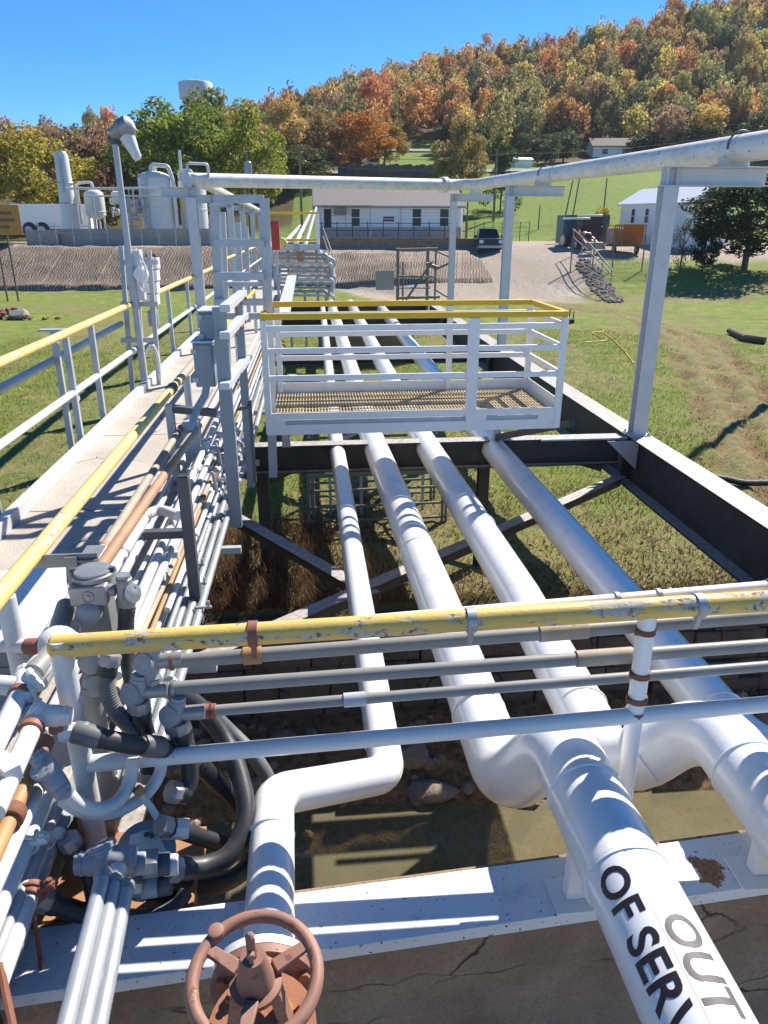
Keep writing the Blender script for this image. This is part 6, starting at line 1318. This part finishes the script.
# wire fence and rails on the right
t = thing('wire_fence', 'thin wire mesh fence on grey posts in front of the tractor and the crates', 'fence', (15, 56, 0)); P = []
for u, v in ((572, 262), (594, 264), (614, 266), (644, 268), (664, 270)):
    c = ay(u, 250, 56); z = gh(c.x, 56); P.append((c.x, z)); mb = MB(); mb.tube([(c.x, 56, z - .3), (c.x, 56, z + 2.5)], .05, 6); mb.build('post', 'galv_dull', t)
mb = MB()
for (xa, za), (xb, zb_) in zip(P[:-1], P[1:]):
    for k in range(8): mb.bar((xa, 56, za + .2 + k * .32), (xb, 56, zb_ + .2 + k * .32), .012, .012)
    m_ = 12
    for k in range(m_): x = xa + (xb - xa) * k / m_; z = za + (zb_ - za) * k / m_; mb.bar((x, 56.02, z), (x, 56.02, z + 2.45), .010, .010)
mb.build('mesh', 'galv_dull', t)
t = thing('chute_rail', 'double grey handrail descending beside the stone chute toward the meadow', 'handrail', (12, 52, -1))
for dv in (0, 8):
    mb = MB(); mb.tube([ay(573, 229 + dv, 60), ay(590, 244 + dv, 55), ay(613, 271 + dv * .6, 49)], .04, 8); mb.build('rail', 'galv_dull', t)
for u, v, Y in ((574, 230, 60), (583, 238, 57), (592, 246, 54.5), (603, 259, 51.5), (612, 270, 49.2)):
    c = ay(u, v, Y); mb = MB(); mb.tube([c, Vector((c.x, c.y, min(c.z - .4, gh(c.x, c.y) - .2)))], .04, 8); mb.build('post', 'galv', t)
mb = MB(); rr = random.Random(5)
for i in range(520):
    f = rr.random(); u = 585 + 32 * f + rr.uniform(-8, 8); v = 250 + 36 * f + rr.uniform(-4, 4)
    Y = 58 - 10 * f + rr.uniform(-1.2, 1.2); c = ay(u, v, Y); s = rr.uniform(.09, .25); r = rock_mb((c.x, Y, gh(c.x, Y) + s * .2), (s, s, s), 900 + i, 1); mb.add(r.v, r.f)
o = mb.build('riprap', paint('pale_riprap', (.22, .18, .145), .95, .35), angle=20); struct(o, 'stuff'); tag(o, 'pale grey loose stones lining the chute down from the gravel yard', 'riprap')
t = thing('fence_line', 'row of thin dark fence posts with rails behind the gravel yard', 'fence', (12, 79, .7))
for k in range(14): x = 10.2 + k * .95; mb = MB(); mb.bar((x, 79.3, gh(x, 79.3) - .3), (x, 79.3, gh(x, 79.3) + 1.9), .07, .07); mb.build('post', 'wood', t)
mb = MB()
for k in range(4): mb.bar((10.2, 79.3, gh(10.2, 79.3) + .5 + .42 * k), (22.6, 79.3, gh(22.6, 79.3) + .5 + .42 * k), .03, .03)
mb.build('rails', 'wood', t)

# ------------------------------------------------------------------ utility poles and wires
def upole(label, u, vt, Y, r=.14, arm=0, lean=0, trans=False, mat='wood'):
    q = ay(u, vt, Y); z = gh(q.x, Y); t = thing('utility_pole', label, 'pole', (q.x, Y, z)); mb = MB(); mb.tube([(q.x + lean, Y, z - .5), (q.x, Y, q.z)], [r, r * .7], 10); mb.build('pole', mat, t)
    if arm: mb = MB(); mb.bar((q.x - arm, Y - .12, q.z - .5), (q.x + arm, Y - .12, q.z - .5), .1, .12); mb.build('crossarm', mat, t)
    if trans: mb = MB(); mb.lathe((q.x + .1, Y - .45, q.z - 2.9), (0, 0, 1), [(0, .3), (.05, .36), (1.4, .36), (1.5, .28), (1.55, .08)], 16); mb.build('transformer', 'cabinet', t)
    return q
a = upole('brown wood pole rising left of the ochre trees behind the long house', 299, 145, 86, .16, 0)
upole('pole with a blue-grey transformer can in front of the rounded green tree', 246, 146, 80, .12, 0, 0, True)
b = upole('wood pole between the lone tan tree and the hut', 497, 150, 92, .15, .9)
upole('thin wood pole behind the right end of the long house', 468, 196, 84, .12)
upole('left one of a pair of leaning thin poles behind the teal container', 573, 180, 84, .09, 0, -.9)
upole('right one of a pair of leaning thin poles behind the teal container', 580, 176, 84, .09, 0, -.7)
c = upole('dark thin pole on the lawn above the white metal shed', 607, 178, 90, .10)
upole('thin pole standing on the lawn just below the overhead pipe', 540, 205, 88, .08)
t = thing('line_tower', 'grey two-legged utility frame with a crossbar on the slope left of the cottage', 'utility frame', (0, 165, 0))
p, q = ay(539, 140, 165), ay(552, 140, 165)
for k in (p, q): mb = MB(); mb.tube([(k.x, 165, gh(k.x, 165) - .5), (k.x, 165, k.z + 1)], .22, 8); mb.build('leg', 'galv_dull', t)
for dz in (.2, -2.2): mb = MB(); mb.bar((p.x - .8, 165, p.z + dz), (q.x + .8, 165, q.z + dz), .2, .25); mb.build('crossbar', 'galv_dull', t)
upole('tall slim pole at the foot of the wood, left of the two-legged frame', 525, 118, 168, .16)
upole('pale slim flagpole-like mast on the hillside lawn', 390, 141, 140, .09, mat='steel_white')
def wire(label, p, q, sag, r=.022):
    p, q = Vector(p), Vector(q); P = [p.lerp(q, k / 14) - SD * (4 * sag * (k / 14) * (1 - k / 14)) for k in range(15)]
    tag(MB().tube(P, r, 5).build('overhead_wire', 'dark'), label, 'wire')
wire('upper dark wire spanning from the ochre-tree pole to the pole by the conifer', a - SD * .3, b - SD * .4, .8); wire('lower dark wire spanning from the ochre-tree pole to the pole by the conifer', a - SD * 1.5, b - SD * 1.3, .9)
wire('dark wire running right from the pole by the conifer toward the wood', b - SD * .4, ay(790, 122, 110), 1.0)

# ------------------------------------------------------------------ plant on the left bank
def vessel(label, u, vt, vb, Y, wpx, dome=.25, cat='tank', name='storage_tank', legs=False):
    c = ay(u, vb, Y); zt = ay(u, vt, Y).z; r = wpx / 2 / FPX * Y; zb = c.z; t = thing(name, label, cat, (c.x, Y, zb)); h = zt - zb; dm = r * dome * 2
    z0 = zb + (r * .8 if legs else 0); mb = MB(); pr = [(0, r * .5), (.05, r)] if not legs else [(0, r * .1), (r * .2, r * .7), (r * .45, r)]
    hh = zt - z0; mb.lathe((c.x, Y, z0), (0, 0, 1), pr + [(hh - dm, r), (hh - dm * .62, r * .93), (hh - dm * .3, r * .72), (hh - dm * .08, r * .4), (hh, r * .06)], 28); mb.build('shell', 'tank', t)
    mb = MB(); mb.torus((c.x, Y, zb + h * .42), (0, 0, 1), r + .01, .03, 32, 6); mb.torus((c.x, Y, zt - dm), (0, 0, 1), r + .01, .03, 32, 6); mb.build('band', 'tank', t)
    if legs:
        for a in (0.6, 2.2, 3.8, 5.3): mb = MB(); mb.bar((c.x + r * .8 * math.cos(a), Y + r * .8 * math.sin(a), zb - .4), (c.x + r * .8 * math.cos(a), Y + r * .8 * math.sin(a), z0 + r * .5), .14, .14); mb.build('leg', 'tank', t)
    return t, c, r, zt
t, c, r, zt = vessel('wide white domed tank with a looping pipe over its top, right of the lamp pole', 160, 171, 233, 70, 29, .22)
mb = MB(); mb.tube([Vector((c.x - .1, 70 - r * .4, zt - .1)), Vector((c.x - .1, 70 - r * .4, zt + .45)), Vector((c.x + r * .95, 70 - r * .4, zt + .35)), Vector((c.x + r + .22, 70 - r * .3, zt - .8)), Vector((c.x + r + .22, 70 - r * .3, c.z + .5)), Vector((c.x + r + .6, 70 - r * .3, c.z + .5))], .17, 12, fil=.35); mb.build('loop_pipe', 'tank', t)
for k in range(12): mb = MB(); mb.bar((c.x - .9, 70 - r * .93, c.z + .4 + .42 * k), (c.x - .45, 70 - r * .99, c.z + .4 + .42 * k), .04, .04); mb.build('ladder_rung', 'galv', t)
for xx, f in ((-.9, .94), (-.45, 1.0)): mb = MB(); mb.bar((c.x + xx, 70 - r * f, c.z), (c.x + xx, 70 - r * f, zt - .3), .05, .05); mb.build('ladder_rail', 'galv', t)
mb = MB(); mb.lathe((c.x, 70, zt - .05), (0, 0, 1), [(0, .25), (.3, .25), (.31, .34), (.4, .34)], 16); mb.build('manhole', 'tank', t)
t, c, r, zt = vessel('smaller white domed tank between the white column and the lamp pole', 98, 189, 228, 70, 17, .3, legs=True)
mb = MB(); mb.tube([Vector((c.x, 70, zt - .1)), Vector((c.x, 70, zt + .55)), Vector((c.x - 1.3, 70, zt + .45)), Vector((c.x - 1.3, 70, c.z + .3))], .12, 10, fil=.35); mb.build('loop_pipe', 'tank', t)
t, c, r, zt = vessel('white tank partly hidden behind the tallest pale post of the left row', 196, 176, 233, 71, 24, .22)
mb = MB(); mb.tube([Vector((c.x - .9, 70.3, zt - .3)), Vector((c.x - .9, 70.3, zt + .4)), Vector((c.x + .2, 70.3, zt + .4)), Vector((c.x + .2, 70.3, zt - .2))], .12, 10, fil=.25); mb.build('loop_pipe', 'tank', t)
p, q = ay(73, 231, 69), ay(67, 150, 69); t = thing('white_column', 'tall slender white process column with a darker slot, behind the pad wall on the left', 'column', (p.x, 69, p.z)); rw = 6 / FPX * 69
mb = MB(); mb.lathe((p.x - .1, 69, p.z - .3), (0, 0, 1), [(0, rw * 1.5), (.1, rw * 1.5), (1.5, rw * 1.15), (q.z - p.z - .1, rw * .98), (q.z - p.z + .2, rw * .7)], 24); mb.build('shell', 'tank', t)
mb = MB(); mb.tube([(p.x - .1, 69 - rw * 1.1, p.z + 3), (p.x - .1, 69 - rw * 1.05, q.z - .2)], .09, 8); mb.build('riser', 'galv', t)
for f in (.35, .6): mb = MB(); mb.torus((p.x - .1, 69, p.z + (q.z - p.z) * f), (0, 0, 1), rw * 1.15, .05, 28, 6); mb.build('ring', 'galv', t)
for f in (.28, .36): pass
p = ay(178, 150, 70.5); z = ay(182, 233, 70.5); t = thing('vent_stack', 'thin white vent stack rising between the two wide white tanks', 'stack', (p.x, 70.5, z.z)); mb = MB(); mb.tube([(p.x + .1, 70.5, z.z), (p.x + .1, 70.5, p.z)], [.15, .12], 10); mb.build('stack', 'tank', t)
mb = MB(); mb.lathe((p.x + .1, 70.4, z.z + 1.6), (0, 0, 1), [(0, .1), (.2, .32), (1.4, .32), (1.7, .12)], 14); mb.build('canister', 'yellow_pale', t)
t = thing('pump_skid', 'cluttered skid of small white vessels, valves and piping between the two domed tanks', 'pump skid', (-15, 69, .7))
rr = random.Random(9)
for k in range(13):
    u = rr.uniform(112, 143); v = rr.uniform(203, 224); c = ay(u, v, 69 + rr.uniform(-.5, .8)); r = rr.uniform(.18, .42); ax_ = rr.choice([(0, 0, 1), (1, 0, 0), (0, 0, 1)])
    mb = MB(); mb.lathe(c, ax_, [(0, r * .6), (.08, r), (r * 2.4, r), (r * 2.6, r * .5)], 14); mb.build('vessel', rr.choice(['tank', 'steel', 'galv', 'tank']), t)
for k in range(12):
    u, v = rr.uniform(108, 145), rr.uniform(198, 232); c = ay(u, v, 68.6); d = rr.choice([Vector((rr.uniform(.6, 1.8), 0, 0)), Vector((0, 0, rr.uniform(.6, 1.8)))]); mb = MB(); mb.tube([c, c + d, c + d + Vector((0, .5, 0))], .075, 8, fil=.15); mb.build('pipe', rr.choice(['tank', 'galv', 'white_cond']), t)
for lab, v, u0, u1, Y in (('upper white pipe running level in front of the domed tanks', 188, 66, 192, 67.8), ('lower white pipe running level in front of the domed tanks', 195.5, 84, 192, 67.8)):
    p, q = ay(u0, v + .5, Y), ay(u1, v, Y); t = thing('level_pipe', lab, 'pipe', p); mb = MB(); mb.tube([p, q], .1 if v < 190 else .075, 10); mb.build('pipe', 'tank', t)
    for u in (u0 + 8, 128, 172): c = ay(u, v, Y); mb = MB(); mb.bar((c.x, Y + .05, .2), (c.x, Y + .05, c.z), .1, .1); mb.build('post', 'galv', t)
t = thing('pad_wall', 'low concrete wall with a pipe railing round the tank pad on the left bank', 'wall', (-17, 66, .5))
a, b = ay(28, 241, 66), ay(230, 241, 66); zt = ay(100, 230, 66).z; mb = MB(); mb.box(a.x, ay(60, 240, 66).x, 65.7, 66.2, -.4, zt); mb.box(ay(60, 240, 66).x + .02, b.x, 66, 66.3, -.4, zt + .1); mb.build('wall', 'conc_pad', t)
for u in range(40, 232, 17): c = ay(u, 240, 65.2); mb = MB(); mb.tube([(c.x, 65.2, 0), (c.x, 65.2, c.z + 1.3)], .045, 6); mb.build('post', 'galv', t)
for v in (231, 243): mb = MB(); mb.tube([ay(18, v + 3, 65.2), ay(232, v - 1, 65.2)], .04, 6); mb.build('rail', 'galv', t)
# white box trailer
a, b = ay(14, 231, 74), ay(88, 229, 73); zt = ay(20, 204, 74).z; z = a.z; t = thing('box_trailer', 'long white box trailer with two black wheels behind the orange sign', 'trailer', (a.x, 74, z - .6))
mb = MB(); mb.box(a.x, b.x, 74, 76.4, z + .15, zt); mb.build('body', 'siding', t, bevel=.06)
for u in (29.5, 42.5): c = ay(u, 230, 73.9); wheel((c.x, 73.9, z + .1), .55, .4, t, (0, 1, 0)); mb = MB(); mb.lathe((c.x, 73.99, z + .14), (0, -1, 0), [(0, .62), (.012, .62)], 20); mb.build('wheel_arch', 'dark', t)
q = ay(55, 210, 73.97); mb = MB(); mb.box(q.x, q.x + 1.7, 73.96, 73.998, z + .3, q.z); mb.build('door', 'siding', t); mb = MB(); mb.box(a.x - .05, b.x, 73.95, 73.995, z + .35, z + .43); mb.build('trim', 'galv', t)
# orange sign
a, b = ay(-6, 235, 51), ay(18, 205, 51); t = thing('orange_sign', 'weathered orange notice board on two posts at the far left edge', 'sign', (a.x, 51, -2.2))
mb = MB(); mb.box(a.x, b.x, 51, 51.05, a.z, b.z); mb.build('board', 'sign_orange', t)
mb = MB()
for v, w in ((213, .8), (220, .9), (227, .6)): c = ay(4, v, 51); mb.box(a.x + .2, a.x + .2 + (b.x - a.x - .4) * w, 50.985, 50.998, c.z - .1, c.z + .1)
mb.build('faded_lines', paint('faded_dark_lines', (.20, .10, .045), .6, .4), t)
for u in (-4, 7): c = ay(u, 235, 51.1); mb = MB(); mb.tube([(c.x, 51.1, -2.6), (c.x, 51.1, c.z + .1)], .06, 8); mb.build('post', 'wood', t)
c = ay(3, 252, 62.5); mb = MB(); mb.box(c.x - 1.2, c.x + .5, 62.5, 63.5, gh(c.x, 63) - .6, gh(c.x, 63) + .5); tag(mb.build('dark_skip', 'dark', bevel=.05), 'dark low box on the bank under the orange sign', 'box')
# small things on the right meadow
p0, p1, p2 = az(598, 328, -2.3), az(616, 342, -2.3), az(634, 362, -2.3); rr = random.Random(3)
P = [Vector((p.x, p.y, gh(p.x, p.y) + .03)) for p in spline([az(585, 342, -2.3), az(607, 340, -2.3), az(592, 333, -2.3), az(604, 330, -2.3), p0, p1, p2], 6)]; mb = MB(); mb.tube(P, .018, 8)
tag(mb.build('yellow_hose', 'yellow'), 'thin yellow hose lying loosely coiled on the grass beside the platform', 'hose')
P = [Vector((p.x, p.y, gh(p.x, p.y) + .05)) for p in [az(u, v, -2.3) for u, v in ((712, 475), (730, 477), (750, 479), (800, 478))]]; mb = MB(); mb.tube(spline(P, 6), .06, 10)
tag(mb.build('black_pipe', 'rubber'), 'black pipe lying across the grass at the right edge beyond the girder', 'pipe')
mb = MB(); P = [Vector((p.x, p.y, gh(p.x, p.y) + .14)) for p in [az(u, v, -2.3) for u, v in ((729, 333), (745, 341), (765, 343))]]; mb.tube(P, [.13, .16, .14], 10); tag(mb.build('dark_log', 'bark'), 'dark log lying in the muddy ruts at the right edge', 'log')
c = az(563, 322, -2.3); z = gh(c.x, c.y); mb = MB(); mb.box(c.x - .7, c.x + .6, c.y, c.y + .35, z, z + .22); mb.tube([(c.x + .35, c.y + .1, z), (c.x + .35, c.y + .1, z + .7)], .03, 8); mb.tube([(c.x + .55, c.y + .1, z), (c.x + .55, c.y + .1, z + .6)], .03, 8)
tag(mb.build('black_trough', 'rubber', bevel=.03), 'black trough with two stub pipes on the grass right of the platform rail', 'trough')

t = thing('utility_pole', 'tall pole standing just beyond the right edge, its shadow crossing the muddy ruts', 'pole', (15.6, 22.2, -2.3)); mb = MB(); mb.tube([(15.6, 22.2, -2.8), (15.6, 22.2, 9.6)], [.14, .11], 12); mb.build('pole', 'wood', t)
# ------------------------------------------------------------------ thin autumn haze
def m_haze():
    m = bpy.data.materials.new('thin_autumn_haze'); m.use_nodes = True; nt = m.node_tree; nt.nodes.clear()
    v = nt.nodes.new('ShaderNodeVolumePrincipled'); v.inputs['Color'].default_value = (.80, .88, 1, 1); v.inputs['Density'].default_value = .00015; v.inputs['Anisotropy'].default_value = .2
    o = nt.nodes.new('ShaderNodeOutputMaterial'); nt.links.new(v.outputs[0], o.inputs['Volume']); return m
tag(struct(MB().box(-430, 450, -9, 470, -6, 110).build('haze', m_haze()), 'stuff'), 'thin blue haze lying over the far wooded hill', 'haze')
